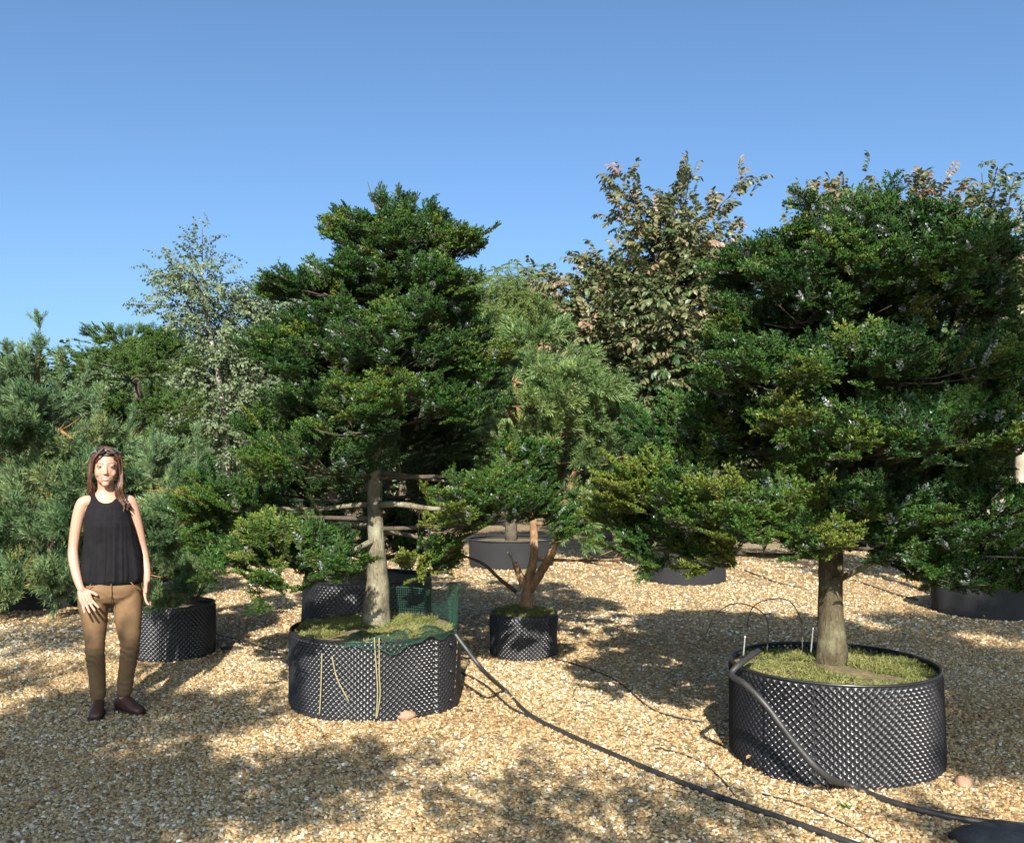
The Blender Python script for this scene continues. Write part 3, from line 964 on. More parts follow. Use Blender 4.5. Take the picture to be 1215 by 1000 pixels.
# ---- the pine between them
pn_path = [Vector((PN.x + .02, PN.y, sp_z(0, 0) - .04)), at(626, 705, 7.72), at(628, 685, 7.72), at(634, 655, 7.74), at(632, 600, 7.75), at(628, 540, 7.78), at(640, 470, 7.8), at(650, 420, 7.8)]
def pn_extra(cr, tp, root):
    def limb(pts, rads, bark='bark_pine'):
        sp = spline(pts, 6)
        mb = MB(); mb.tube(sp, lerp_list(rads, len(sp)), 9, wob=.25, seed=len(pts) * 3.3)
        link('branch', mb.mesh('branch', [M[bark]]), root)
    limb([at(628, 700, 7.72), at(640, 682, 7.66), at(655, 655, 7.6), at(664, 625, 7.6), at(668, 600, 7.62), at(682, 560, 7.65), at(690, 520, 7.7)], [.040, .038, .034, .031, .027, .022, .010])
    limb([at(622, 695, 7.72), at(616, 680, 7.70), at(611, 668, 7.68)], [.038, .030, .024])
    limb([at(612, 702, 7.7), at(590, 684, 7.6), at(572, 668, 7.5), at(540, 656, 7.45)], [.018, .015, .013, .008], 'bark_dark')
    limb([at(611, 672, 7.68), at(606, 660, 7.6), at(602, 655, 7.58)], [.012, .009, .007], 'bark_pale')
    limb([at(632, 560, 7.75), at(615, 510, 7.7), at(600, 480, 7.6)], [.024, .02, .012], 'bark_pine_orange')
    limb([at(632, 545, 7.75), at(655, 515, 7.6), at(665, 500, 7.5)], [.022, .02, .012], 'bark_pine_orange')
    limb([at(628, 540, 7.78), at(618, 500, 7.7), at(610, 450, 7.75)], [.026, .022, .012], 'bark_pine_orange')
PPADS = [
    (645, 428, 0, 50, 22, .36, .5), (606, 446, -.1, 38, 24, .32, .42), (672, 455, -.35, 46, 22, .32, .55), (632, 476, -.5, 46, 22, .28, .5), (712, 505, -.1, 40, 24, .32, .55), (690, 482, -.2, 42, 24, .32, .5),
    (602, 520, -.1, 36, 28, .28, .4), (665, 520, -.4, 44, 20, .26, .5), (718, 540, -.2, 32, 18, .28, .5), (650, 470, .5, 66, 40, .36, .35), (670, 560, .35, 46, 18, .3, .35),
    (684, 612, -.3, 22, 28, .22, .6), (735, 600, -.1, 22, 16, .2, .55), (740, 660, -.4, 18, 14, .14, .6), (640, 400, .1, 30, 14, .26, .5),
]
pine, _ = pad_tree('pine_tree', 'blue green pine with forked orange brown stems, in the small dimpled pot', PN, pn_path,
                   [.066, .048, .042, .034, .030, .026, .020, .006], PPADS, 'pine_green', 'bark_pine', 12, Y=7.72, extra=pn_extra, upper_n=300, up=.65, size=1.0, low=-.9, branch_r=.014)

# ---- pines at the left
PA = at(48, 700, 10.4); PA.z = 0
def pot_for(c, R, H, label, seed, mat='grey_fabric', group=None):
    return fabric_pot('plant_pot', c, R, H, label, mat, seed, group)
pot_for(PA, .45, .42, 'dark pot half hidden under the tall blue green pine', 2)
pa_path = [Vector((PA.x, PA.y, .38)), at(46, 640, 10.4), at(44, 560, 10.4), at(42, 500, 10.4), at(44, 440, 10.4), at(46, 400, 10.4)]
APADS = [
    (46, 468, 0, 30, 24, .32, .5), (14, 488, .1, 30, 26, .34, .45), (60, 510, -.5, 44, 30, .34, .5), (108, 540, -.3, 34, 26, .32, .5),
    (20, 545, -.3, 50, 38, .4, .45), (80, 570, -.6, 50, 34, .36, .55), (148, 585, -.2, 38, 28, .32, .5), (30, 610, -.5, 56, 40, .4, .5), (100, 620, -.6, 56, 38, .36, .5),
    (160, 610, -.3, 42, 34, .36, .5), (50, 665, -.7, 60, 28, .36, .5), (5, 660, -.2, 40, 34, .4, .42), (50, 580, .5, 80, 60, .5, .35), (80, 690, -.8, 34, 18, .26, .55), (40, 692, -.8, 50, 18, .3, .5), (-5, 694, -.7, 40, 20, .3, .45),
    (-40, 560, 0, 50, 80, .5, .45), (-40, 650, 0, 40, 40, .4, .42),
]
def pa_extra(cr, tp, root):
    for (x, y, x2, y2, nn) in ((46, 430, 47, 386, 9), (10, 450, 9, 412, 7), (30, 460, 28, 424, 6), (70, 475, 74, 425, 7), (88, 500, 103, 440, 7), (100, 520, 122, 470, 6), (130, 560, 160, 495, 8), (150, 580, 200, 530, 8)):
        cr.twig_line(at(x, y, 10.1), at(x2, y2, 10.1), nn, .5, .95, -2.2, .012)
    for pts in ([(44, 470), (60, 500), (85, 520)], [(44, 520), (70, 545), (95, 548)], [(44, 560), (28, 560), (12, 585)]):
        sp = spline([at(x, y, 10.4 - .25 * i) for i, (x, y) in enumerate(pts)], 5)
        mb = MB(); mb.tube(sp, lerp_list([.03, .022, .012], len(sp)), 8)
        link('branch', mb.mesh('branch', [M['bark_pine_orange']]), root)
pad_tree('pine_tree', 'bushy blue green pine with upright leading shoots, left of the person', PA, pa_path, [.09, .075, .06, .045, .03, .01], APADS, 'pine', 'bark_pine_orange', 21, Y=10.4,
         extra=pa_extra, upper_n=150, up=1.15, size=1.55, low=-.8, branch_r=.016)

pb_path = [Vector((BP.x, BP.y, .36)), at(214, 690, 7.75), at(216, 640, 7.75), at(212, 590, 7.78), at(208, 545, 7.8)]
BPADS = [(190, 575, -.1, 34, 28, .26, .5), (215, 605, -.2, 36, 28, .26, .5), (185, 630, -.3, 36, 28, .26, .5), (225, 650, -.1, 34, 26, .26, .48), (190, 680, -.3, 40, 24, .26, .45), (232, 690, -.2, 26, 16, .2, .5), (205, 640, .3, 50, 50, .3, .35), (205, 712, -.36, 36, 14, .14, .4), (165, 660, 0, 26, 40, .24, .45)]
def pb_extra(cr, tp, root):
    for (x, y, x2, y2) in ((170, 575, 195, 535), (200, 570, 232, 520), (225, 590, 258, 560), (215, 580, 245, 540), (180, 560, 178, 525)):
        cr.twig_line(at(x, y, 7.6), at(x2, y2, 7.6), 7, .5, .72, -.9, .015)
pad_tree('pine_tree', 'small blue green pine growing in the pot right behind the person', BP, pb_path, [.04, .034, .028, .02, .008], BPADS, 'pine', 'bark_pine_orange', 25, Y=7.75,
         extra=pb_extra, upper_n=300, up=1.1, size=1.0, low=-.8, branch_r=.012)

# ---- clipped dark conifer behind
DC = at(165, 640, 12.6); DC.z = 0
pot_for(DC, .5, .45, 'dark pot under the rounded clipped conifer', 5)
dc_path = [Vector((DC.x, DC.y, .4))] + [at(x, y, 12.6) for x, y in ((166, 600), (168, 540), (165, 480), (160, 430), (155, 395))]
DPADS = [(150, 408, 0, 50, 24, .5, .5), (118, 428, -.1, 30, 20, .4, .5), (192, 432, -.1, 36, 26, .42, .5), (150, 440, -.4, 50, 22, .4, .5), (195, 482, -.2, 44, 28, .42, .55), (160, 490, .2, 50, 30, .45, .4),
         (205, 530, -.2, 40, 28, .4, .5), (140, 540, 0, 50, 34, .45, .4), (190, 585, 0, 46, 30, .42, .45), (120, 490, 0, 34, 24, .4, .45)]
pad_tree('conifer_tree', 'rounded clipped deep green conifer behind the bushy pine', DC, dc_path, [.10, .085, .075, .06, .04, .015], DPADS, 'clipped', 'bark_dark', 31, Y=12.3, upper_n=420, up=.35, size=.72, branch_r=.022)

# ---- dark fir behind the left one
HF = at(436, 690, 8.75); HF.z = 0
dimpled_pot('dimpled_plant_pot', HF, .60, .52, 84, 11, 'black dimpled plant pot mostly hidden behind the twine tied pot', seed=17, moss=False)
hf_path = [Vector((HF.x, HF.y, .46))] + [at(x, y, 8.75) for x, y in ((437, 640), (440, 580), (442, 500), (445, 420))]
HPADS = [(330, 580, .1, 40, 30, .36, .3), (300, 600, .2, 36, 26, .3, .32), (380, 575, 0, 50, 30, .4, .3), (470, 565, -.1, 56, 34, .4, .3), (545, 575, 0, 44, 34, .4, .32), (420, 620, -.1, 60, 30, .4, .3), (510, 622, 0, 46, 26, .36, .3), (350, 628, .1, 46, 30, .36, .35), (440, 520, .1, 80, 36, .45, .3), (350, 530, .1, 50, 34, .4, .35), (550, 520, .1, 50, 36, .4, .32), (440, 460, .1, 60, 40, .45, .3), (470, 655, -.1, 40, 16, .3, .3), (400, 660, -.2, 40, 18, .3, .3)]
pad_tree('conifer_tree', 'deep green fir in shade standing behind the tall tiered fir', HF, hf_path, [.09, .075, .06, .045, .015], HPADS, 'fir_dark', 'bark_dark', 35, Y=8.75, upper_n=300, up=.5, size=1.0, branch_r=.02)

# ---- leafy trees
def leafy_tree(name, label, Y, base_px, trunk, radii, blobs, src, bark, seed, base_z=0.0, shoots=(), limbs=(), size=1.0, dens=1.0, droop=0.0, group=None, lowz=-1.0, spread=.22):
    """blobs: (px, py, depth offset, half width px, half height px, half depth m, tint)"""
    b = at(base_px, 600, Y)
    root = empty(name, (b.x, Y, base_z))
    tag(root, label, 'tree', group)
    path = [Vector((b.x, Y, base_z - .03))] + [at(x, y, Y) for x, y in trunk]
    _, tp = trunk_part(path, radii, M[bark], root, n=10)
    cr = Crown(seed)
    rng = np.random.default_rng(seed + 2)
    k = Y / FPX
    for (px, py, dy, wx, wy, dep, tint) in blobs:
        c = at(px, py, Y + dy)
        rx, rz = wx * k, wy * k
        n = int(dens * 95 * (rx * dep + rx * rz * 1.4 + dep * rz) + 12)
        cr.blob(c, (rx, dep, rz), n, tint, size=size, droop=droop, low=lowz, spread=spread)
        att = poly_point(tp, c.z - .8 * rz - .25 * abs(c.x - b.x))
        if (c - att).length > .15:
            link('branch', branch_mesh('branch', att, c, .028 * (Y / 12), .008, M['bark_dark'], rng, sag=-.04, subs=8, spread=(rx * 1.3, dep * 1.3, rz * 1.3)), root)
    for (x0, y0, x1, y1, n, tint) in shoots:
        cr.twig_line(at(x0, y0, Y), at(x1, y1, Y), int(n * 1.9), tint, size * .95, droop, .085)
        mb = MB(); mb.tube([at(x0, y0, Y), at((x0 + x1) / 2, (y0 + y1) / 2 - 2, Y + .05), at(x1, y1, Y)], [.012, .009, .005], 5)
        link('branch', mb.mesh('branch', [M['bark_dark']]), root)
    cr.build(SRC[src], root)
    return root

# turning-leaf tree in the grey pot
P1Y = 12.5
p1 = at(812, 660, P1Y); p1.z = 0
pot_for(p1, .54, .50, 'grey fabric pot standing alone on the gravel under yellowing fir boughs', 8)
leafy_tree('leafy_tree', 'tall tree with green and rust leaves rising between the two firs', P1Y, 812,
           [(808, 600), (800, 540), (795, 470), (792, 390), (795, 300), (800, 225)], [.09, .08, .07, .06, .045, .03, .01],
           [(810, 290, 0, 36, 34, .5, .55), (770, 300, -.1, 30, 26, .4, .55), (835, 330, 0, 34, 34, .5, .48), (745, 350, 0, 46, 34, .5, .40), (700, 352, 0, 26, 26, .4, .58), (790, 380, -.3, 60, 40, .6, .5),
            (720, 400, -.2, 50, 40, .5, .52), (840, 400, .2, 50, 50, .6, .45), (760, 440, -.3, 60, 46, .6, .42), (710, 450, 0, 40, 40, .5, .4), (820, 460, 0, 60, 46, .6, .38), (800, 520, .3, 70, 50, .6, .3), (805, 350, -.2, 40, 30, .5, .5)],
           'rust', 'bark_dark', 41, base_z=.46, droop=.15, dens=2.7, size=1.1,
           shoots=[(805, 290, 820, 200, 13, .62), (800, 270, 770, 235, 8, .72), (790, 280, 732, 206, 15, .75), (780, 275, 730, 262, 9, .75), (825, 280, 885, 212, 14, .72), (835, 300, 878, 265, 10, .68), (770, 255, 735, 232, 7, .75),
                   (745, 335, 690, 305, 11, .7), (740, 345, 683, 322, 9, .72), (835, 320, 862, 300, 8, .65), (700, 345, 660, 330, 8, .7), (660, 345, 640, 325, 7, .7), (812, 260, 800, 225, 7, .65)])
# second one behind the right fir
P2Y = 9.9
p2 = at(1172, 690, P2Y); p2.z = 0
pot_for(p2, .56, .45, 'grey fabric pot in deep shade below the right fir boughs', 12)
leafy_tree('leafy_tree', 'leafy tree with cream and rust leaf tips showing past the broad fir', P2Y, 1172,
           [(1172, 640), (1170, 560), (1165, 480), (1160, 380), (1150, 300), (1120, 250)], [.075, .068, .06, .055, .045, .03, .01],
           [(1090, 270, 0, 50, 30, .4, .75), (1000, 262, .2, 45, 25, .4, .78), (1190, 290, 0, 40, 34, .4, .62), (1160, 330, .1, 45, 36, .4, .5), (1205, 360, 0, 42, 40, .4, .55), (1185, 410, 0, 44, 36, .4, .55),
            (1130, 380, .2, 60, 40, .5, .45), (1210, 450, 0, 40, 34, .4, .4), (1050, 300, .4, 60, 34, .4, .6), (1240, 380, .1, 40, 90, .5, .5), (1150, 460, .4, 80, 40, .5, .35)],
           'rust', 'bark_pale', 43, base_z=.4, droop=.25, dens=1.8, size=.95,
           shoots=[(1085, 255, 1108, 212, 9, .78), (1080, 250, 1082, 216, 7, .78), (1170, 280, 1165, 205, 8, .4), (1190, 280, 1205, 205, 9, .45), (1040, 250, 1036, 215, 6, .45), (985, 255, 985, 232, 7, .78), (960, 255, 955, 238, 6, .78), (1180, 270, 1180, 215, 6, .4), (1120, 260, 1150, 240, 7, .75)])
# birches at the left
B1Y = 16.0
leafy_tree('birch_tree', 'slim airy birch with a narrow open top against the sky', B1Y, 268,
           [(268, 580), (268, 520), (260, 450), (248, 390), (241, 340), (239, 312)], [.075, .07, .06, .05, .035, .02, .006],
           [(232, 330, 0, 26, 28, .5, .5), (222, 365, 0, 36, 28, .6, .5), (240, 400, 0, 34, 30, .6, .5), (215, 430, .1, 34, 30, .6, .45), (255, 450, 0, 40, 36, .7, .5), (265, 500, -.1, 34, 34, .6, .5), (225, 480, 0, 34, 34, .6, .42), (245, 540, 0, 50, 34, .6, .4)],
           'birch', 'bark_pale', 51, droop=.55, dens=2.0, size=1.15, spread=.28,
           shoots=[(240, 310, 240, 270, 10, .5), (238, 320, 222, 290, 8, .5), (230, 330, 200, 300, 8, .5), (222, 350, 183, 320, 9, .5), (215, 365, 152, 362, 12, .5), (245, 330, 275, 308, 8, .5), (250, 320, 252, 300, 6, .4), (205, 350, 185, 345, 5, .5)])
B2Y = 17.0
leafy_tree('birch_tree', 'fuller grey green birch with a rounded top beside the tall tiered fir', B2Y, 312,
           [(312, 560), (310, 480), (312, 420), (315, 360)], [.085, .08, .065, .04, .012],
           [(318, 355, 0, 30, 20, .6, .48), (300, 385, 0, 42, 28, .7, .5), (340, 380, 0, 34, 28, .7, .42), (285, 420, 0, 40, 30, .7, .55), (325, 430, 0, 50, 34, .7, .45), (285, 470, 0, 44, 34, .7, .52), (300, 520, 0, 50, 34, .7, .45), (350, 480, .2, 50, 50, .7, .4)],
           'birch', 'bark_pale', 53, droop=.6, dens=2.2, size=1.2,
           shoots=[(320, 350, 322, 325, 7, .45), (300, 375, 285, 345, 7, .5), (345, 370, 352, 345, 6, .45)])
# weeping cedar
CY = 14.4
c0 = at(607, 650, CY); c0.z = 0
pot_for(c0, .66, .42, 'wide low grey pot in shade behind the forked pine', 15)
croot = empty('cedar_tree', (c0.x, CY, .38))
tag(croot, 'weeping yellow green conifer with a domed drooping top behind the forked pine', 'tree')
_, ctp = trunk_part([Vector((c0.x, CY, .35))] + [at(x, y, CY) for x, y in ((606, 560), (604, 480), (606, 400), (600, 350), (592, 328))], [.10, .09, .08, .06, .04, .015], M['bark_dark'], croot)
ccr = Crown(61)
crng = np.random.default_rng(62)
for i in range(80):
    s = crng.uniform(-1, 1); dp = crng.uniform(-.7, .7)
    z0 = crng.uniform(0, 1)
    px = 605 + s * 62 * (1 - .25 * z0) ; py = 328 + abs(s) ** 1.8 * 42 + (1 - z0) * 60
    p = at(px, py, CY + dp)
    att = poly_point(ctp, p.z + .1)
    if i < 16:
        link('branch', branch_mesh('branch', poly_point(ctp, p.z - .15), p, .022, .008, M['bark_dark'], crng, sag=-.15, subs=0), croot)
    n = 16
    az = crng.uniform(0, 6.283, n)
    out = np.array([p.x - ctp[0].x, p.y - CY, 0]); out = out / (np.linalg.norm(out) + 1e-6)
    X = np.stack([np.cos(az) * .6 + out[0] * .6, np.sin(az) * .6 + out[1] * .6, crng.uniform(-.5, .25, n)], 1)
    Pp = np.array(p) + crng.normal(0, .12, (n, 3))
    ccr.put(Pp, unit(X), np.tile([0, 0, 1.0], (n, 1)) + crng.normal(0, .2, (n, 3)), crng.uniform(.6, 1.1, n), .55 + crng.normal(0, .2, n))
ccr.build(SRC['cedar'], croot)

# ---- rows of trees behind, standing in the nursery
def row_tree(i, px, Y, trunk_r, crown_z, top_z, half, src, bark, label, tint, seed, size=1.5, dens=1.0, group='rows of nursery trees in the background'):
    b = at(px, 600, Y)
    root = empty('nursery_tree', (b.x, Y, 0))
    tag(root, label, 'tree', group)
    rng = np.random.default_rng(seed)
    path = [Vector((b.x, Y, -.02)), Vector((b.x + rng.normal(0, .03), Y, crown_z * .6)), Vector((b.x + rng.normal(0, .06), Y, crown_z + .3)), Vector((b.x + rng.normal(0, .1), Y, top_z - .2))]
    _, tp = trunk_part(path, [trunk_r, trunk_r * .85, trunk_r * .7, trunk_r * .2], M[bark], root, n=9)
    cr = Crown(seed + 100)
    h = top_z - crown_z
    for k in range(6):
        a = rng.uniform(0, 6.28)
        z = crown_z + h * (.15 + .75 * k / 5)
        f = half * (1.0 - .45 * abs(k / 5 - .4))
        c = Vector((b.x + math.cos(a) * f * .4, Y + math.sin(a) * f * .4, z))
        cr.blob(c, (f * .8, f * .8, h * .22), int(95 * dens * f), tint, size=size, droop=.2)
        link('branch', branch_mesh('branch', poly_point(tp, z - .5), c, .03, .01, M[bark], rng, sag=-.05, subs=5, spread=(f, f, h * .2)), root)
    cr.build(SRC[src], root)
    return root

ROW = [
    # px, Y, trunk radius, crown base, top, half width, leaves, bark, tint, label
    (700, 20.0, .10, 2.0, 4.6, 1.3, 'green', 'bark_pale', .4, 'pale stemmed nursery tree seen right of the forked pine'),
    (718, 19.0, .15, 2.1, 4.4, 1.2, 'green', 'bark_dark', .35, 'thick dark stemmed nursery tree right of the forked pine'),
    (742, 24.0, .08, 2.4, 5.2, 1.5, 'birch', 'bark_pale', .4, 'thin white stemmed nursery tree in the gap right of the forked pine'),
    (672, 25.0, .09, 2.0, 5.2, 1.6, 'green', 'bark_dark', .35, 'dark stemmed nursery tree in the gap behind the forked pine'),
    (560, 22.0, .12, 1.6, 4.2, 1.6, 'green', 'bark_dark', .35, 'dark leafy nursery tree behind the weeping conifer'),
    (480, 21.0, .12, 1.3, 4.4, 1.7, 'green', 'bark_dark', .35, 'dark leafy nursery tree seen below the tiered fir crown'),
    (395, 22.0, .12, 1.3, 4.2, 1.7, 'green', 'bark_dark', .38, 'dark leafy nursery tree left of the tiered fir trunk'),
    (300, 24.0, .10, 1.6, 4.8, 1.6, 'birch', 'bark_pale', .35, 'grey green nursery tree standing behind the two birches'),
    (215, 23.0, .10, 1.5, 4.4, 1.7, 'green', 'bark_dark', .4, 'leafy nursery tree behind the clipped conifer'),
    (90, 23.0, .12, 1.2, 4.2, 1.9, 'green', 'bark_dark', .4, 'leafy nursery tree behind the bushy pine'),
    (-30, 22.0, .12, 1.2, 4.2, 1.9, 'green', 'bark_dark', .4, 'leafy nursery tree at the end of the row past the bushy pine'),
    (850, 21.0, .13, 1.7, 4.8, 1.6, 'green', 'bark_dark', .35, 'dark nursery tree behind the grey pot standing alone'),
    (945, 20.0, .12, 1.8, 4.6, 1.6, 'green', 'bark_pale', .35, 'pale stemmed nursery tree glimpsed left of the broad fir trunk'),
    (1040, 21.0, .13, 1.8, 4.8, 1.7, 'green', 'bark_dark', .35, 'dark nursery tree glimpsed right of the broad fir trunk'),
    (1164, 15.5, .12, 2.2, 4.0, 1.1, 'green', 'bark_pale', .3, 'cream stemmed nursery tree lit between dark boughs of the broad fir'),
    (1188, 17.0, .07, 2.2, 4.2, 1.1, 'green', 'bark_pale', .3, 'slim pale nursery tree next to the cream stemmed one'),
    (1214, 14.0, .10, 2.2, 4.6, 1.2, 'green', 'bark_pale', .35, 'tall pale stem standing past the right side of the broad fir'),
    (1290, 16.0, .12, 1.6, 4.6, 1.6, 'green', 'bark_dark', .35, 'dark nursery tree past the pale stems'),
    (630, 30.0, .12, 1.6, 5.2, 2.2, 'green', 'bark_dark', .35, 'far nursery tree in the back row behind the weeping conifer'),
    (770, 30.0, .12, 1.6, 5.4, 2.2, 'green', 'bark_dark', .35, 'far nursery tree in the back row behind the rust leaved tree'),
    (900, 31.0, .12, 1.6, 5.4, 2.2, 'green', 'bark_dark', .35, 'far nursery tree in the back row between the firs'),
    (1110, 29.0, .12, 1.6, 5.2, 2.2, 'green', 'bark_dark', .35, 'far nursery tree in the back row behind the broad fir'),
    (1250, 29.0, .12, 1.4, 5.4, 2.4, 'green', 'bark_dark', .35, 'far nursery tree in the back row past the broad fir'),
    (430, 31.0, .12, 1.2, 4.8, 2.4, 'green', 'bark_dark', .35, 'far nursery tree in the back row behind the tiered fir'),
    (150, 31.0, .12, 1.2, 4.8, 2.4, 'green', 'bark_dark', .38, 'far nursery tree in the back row behind the person'),
    (10, 31.0, .12, 1.2, 4.8, 2.4, 'green', 'bark_dark', .38, 'far nursery tree in the back row behind the upright pine shoots'),
]
for i, (px, Y, tr_, cz, tz, hw, src, bark, tint, lab) in enumerate(ROW):
    row_tree(i, px, Y, tr_, cz, tz, hw, src, bark, lab, tint, 300 + i * 7, size=1.5 if Y < 26 else 2.2, dens=1.1)

# a far shelter belt closes the view at ground level
def shelter_belt():
    rng = np.random.default_rng(77)
    cr = Crown(78)
    for x in np.arange(-34, 36, 1.5):
        for z in (.6, 1.7, 2.9):
            cr.blob((x + rng.normal(0, .4), 37 + rng.normal(0, .6), z + rng.normal(0, .15)), (1.4, 1.2, .9), 46, .35 + rng.normal(0, .06), size=3.0)
    o = cr.build(SRC['green'], None, 'far_hedge')
    tag(o, 'dense dark far hedge closing the view behind the nursery rows', 'hedge', kind='stuff')
shelter_belt()

# ---- trees behind the camera, whose shade falls over the gravel in front
def shade_tree(label, x, y, trunk_r, blobs, seed, src='green', dens=1.0):
    root = empty('shade_tree', (x, y, 0))
    tag(root, label, 'tree', 'trees standing behind the photographer')
    top = max(b[2] + b[5] for b in blobs)
    _, tp = trunk_part([Vector((x, y, -.02)), Vector((x + .03, y, 1.5)), Vector((x - .03, y, 3.0)), Vector((x, y, top - .3))], [trunk_r, trunk_r * .8, trunk_r * .65, trunk_r * .15], M['bark_dark'], root, n=10)
    cr = Crown(seed); rng = np.random.default_rng(seed + 1)
    for (bx, by, bz, rx, ry, rz, n) in blobs:
        cr.blob((bx, by, bz), (rx, ry, rz), int(n * dens), .4, size=1.0, droop=.2, spread=.18)
        link('branch', branch_mesh('branch', poly_point(tp, bz - .6), (bx, by, bz), .035, .012, M['bark_dark'], rng, sag=-.05, subs=8, spread=(rx, ry, rz)), root)
    cr.build(SRC[src], root)
TAN = math.tan(SUN_EL)
def shade_blobs(y_tree, patches):
    """crown masses of a tree y_tree behind us whose shade falls where the gravel is dark"""
    out = []
    for (px, py, wx, wy, n) in patches:
        g = ground_at(px, py)
        z = (g.y - y_tree) * TAN
        x = g.x - math.tan(SUN_AZ) * (g.y - y_tree)
        out.append((x, y_tree, z, wx * g.y / FPX, .13, max(.07, wy * g.y * g.y / 1723 * TAN - .06), n))
    return out
shade_tree('leafy tree behind the photographer shading the gravel before the person', -3.0, -2.5, .12,
           shade_blobs(-2.5, [(40, 975, 95, 28, 560), (15, 900, 40, 26, 150), (170, 928, 56, 7, 90), (250, 955, 30, 5, 24), (345, 934, 36, 8, 60), (428, 918, 18, 8, 24), (150, 985, 50, 8, 80), (175, 853, 100, 9, 190), (55, 850, 60, 9, 80), (270, 842, 46, 5, 26), (140, 834, 60, 6, 70), (30, 765, 45, 9, 60), (70, 742, 40, 7, 40), (20, 805, 40, 7, 30), (110, 880, 40, 5, 26)])
           + [(-3.0, -2.5, 3.2, .9, .7, .45, 150)], 401)
shade_tree('small leafy tree behind the photographer shading the nearest gravel', .4, -2.6, .08,
           shade_blobs(-2.6, [(620, 970, 34, 6, 16), (690, 938, 20, 4, 9), (790, 962, 46, 6, 20), (600, 998, 40, 5, 16), (865, 992, 40, 6, 16), (500, 925, 22, 4, 6)]) + [(.4, -2.6, 3.3, .7, .5, .3, 80)], 405)
shade_tree('tall leafy tree behind the photographer shading the right side of the broad fir', 3.2, -3.0, .14,
           shade_blobs(-3.0, [(1150, 865, 60, 16, 130), (1195, 905, 36, 10, 70), (1185, 825, 56, 16, 190), (1190, 995, 50, 8, 60), (1150, 775, 80, 16, 260), (1120, 740, 70, 10, 150), (1205, 740, 50, 12, 140), (1240, 860, 50, 20, 120)]) +
           [(2.75, -3.0, 7.15, .85, .4, .5, 420), (3.0, -3.0, 7.7, .5, .4, .3, 120), (3.6, -3.0, 6.7, .7, .5, .7, 260), (2.9, -3.0, 6.2, .7, .4, .35, 200)], 409)

# ================================================================== THE PERSON
def ell_loft(rings, n=28):
    """closed shape through horizontal ellipses (z, cx, cy, rx, ry)"""
    V, F = [], []
    for (z, cx, cy, rx, ry) in rings:
        for k in range(n):
            a = 2 * math.pi * k / n
            V.append((cx + math.cos(a) * rx, cy + math.sin(a) * ry, z))
    m = len(rings)
    for i in range(m - 1):
        for k in range(n):
            F.append((i * n + k, i * n + (k + 1) % n, (i + 1) * n + (k + 1) % n, (i + 1) * n + k))
    F.append(tuple(range(n - 1, -1, -1))); F.append(tuple((m - 1) * n + k for k in range(n)))
    return V, F

def limb_shape(mb, pts, rads, n=16, per=5):
    sp = spline(pts, per)
    rr = lerp_list(rads, len(sp))
    # rounded ends
    d0 = (sp[0] - sp[1]).normalized(); d1 = (sp[-1] - sp[-2]).normalized()
    sp = [sp[0] + d0 * rr[0] * .8, sp[0] + d0 * rr[0] * .5] + sp + [sp[-1] + d1 * rr[-1] * .5, sp[-1] + d1 * rr[-1] * .8]
    rr = [rr[0] * .45, rr[0] * .85] + rr + [rr[-1] * .85, rr[-1] * .45]
    mb.tube(sp, rr, n)

def ball(mb, c, r, n=16, rot=None):
    V, F = [], []
    m = 10
    for j in range(m + 1):
        ph = math.pi * (j + .02) / (m + .04) - math.pi / 2
        for k in range(n):
            a = 2 * math.pi * k / n
            V.append(Vector(c) + Vector((math.cos(ph) * math.cos(a) * r[0], math.cos(ph) * math.sin(a) * r[1], math.sin(ph) * r[2])))
    for j in range(m):
        for k in range(n):
            F.append((j * n + k, j * n + (k + 1) % n, (j + 1) * n + (k + 1) % n, (j + 1) * n + k))
    F.append(tuple(range(n - 1, -1, -1))); F.append(tuple(m * n + k for k in range(n)))
    mb.add(V, F)

def fused(mb, voxel, smooth_it, name):
    """one continuous skin round overlapping closed shapes"""
    tmp = bpy.data.objects.new("tmp_" + name, mb.mesh("tmp_" + name, [], True))
    COL.objects.link(tmp)
    r = tmp.modifiers.new("r", 'REMESH'); r.mode = 'VOXEL'; r.voxel_size = voxel
    s = tmp.modifiers.new("s", 'SMOOTH'); s.iterations = smooth_it; s.factor = .5
    dg = bpy.context.evaluated_depsgraph_get()
    me = bpy.data.meshes.new_from_object(tmp.evaluated_get(dg))
    bpy.data.objects.remove(tmp, do_unlink=True)
    v = np.empty(len(me.vertices) * 3, dtype=np.float32); me.vertices.foreach_get("co", v)
    f = [tuple(p.vertices) for p in me.polygons]
    nrm = np.empty(len(me.vertices) * 3, dtype=np.float32); me.vertices.foreach_get("normal", nrm)
    bpy.data.meshes.remove(me)
    return v.reshape(-1, 3), f, nrm.reshape(-1, 3)

HC = Vector((-.036, -.012, 1.556))          # middle of the head

def grow_head(v):
    v = np.array(v, dtype=np.float64)
    t = np.clip((v[:, 2] - 1.43) / .05, 0, 1); t = t * t * (3 - 2 * t)
    k = (1 + .10 * t)[:, None]
    piv = np.array([HC.x, HC.y + .01, 1.452])
    return piv + (v - piv) * k

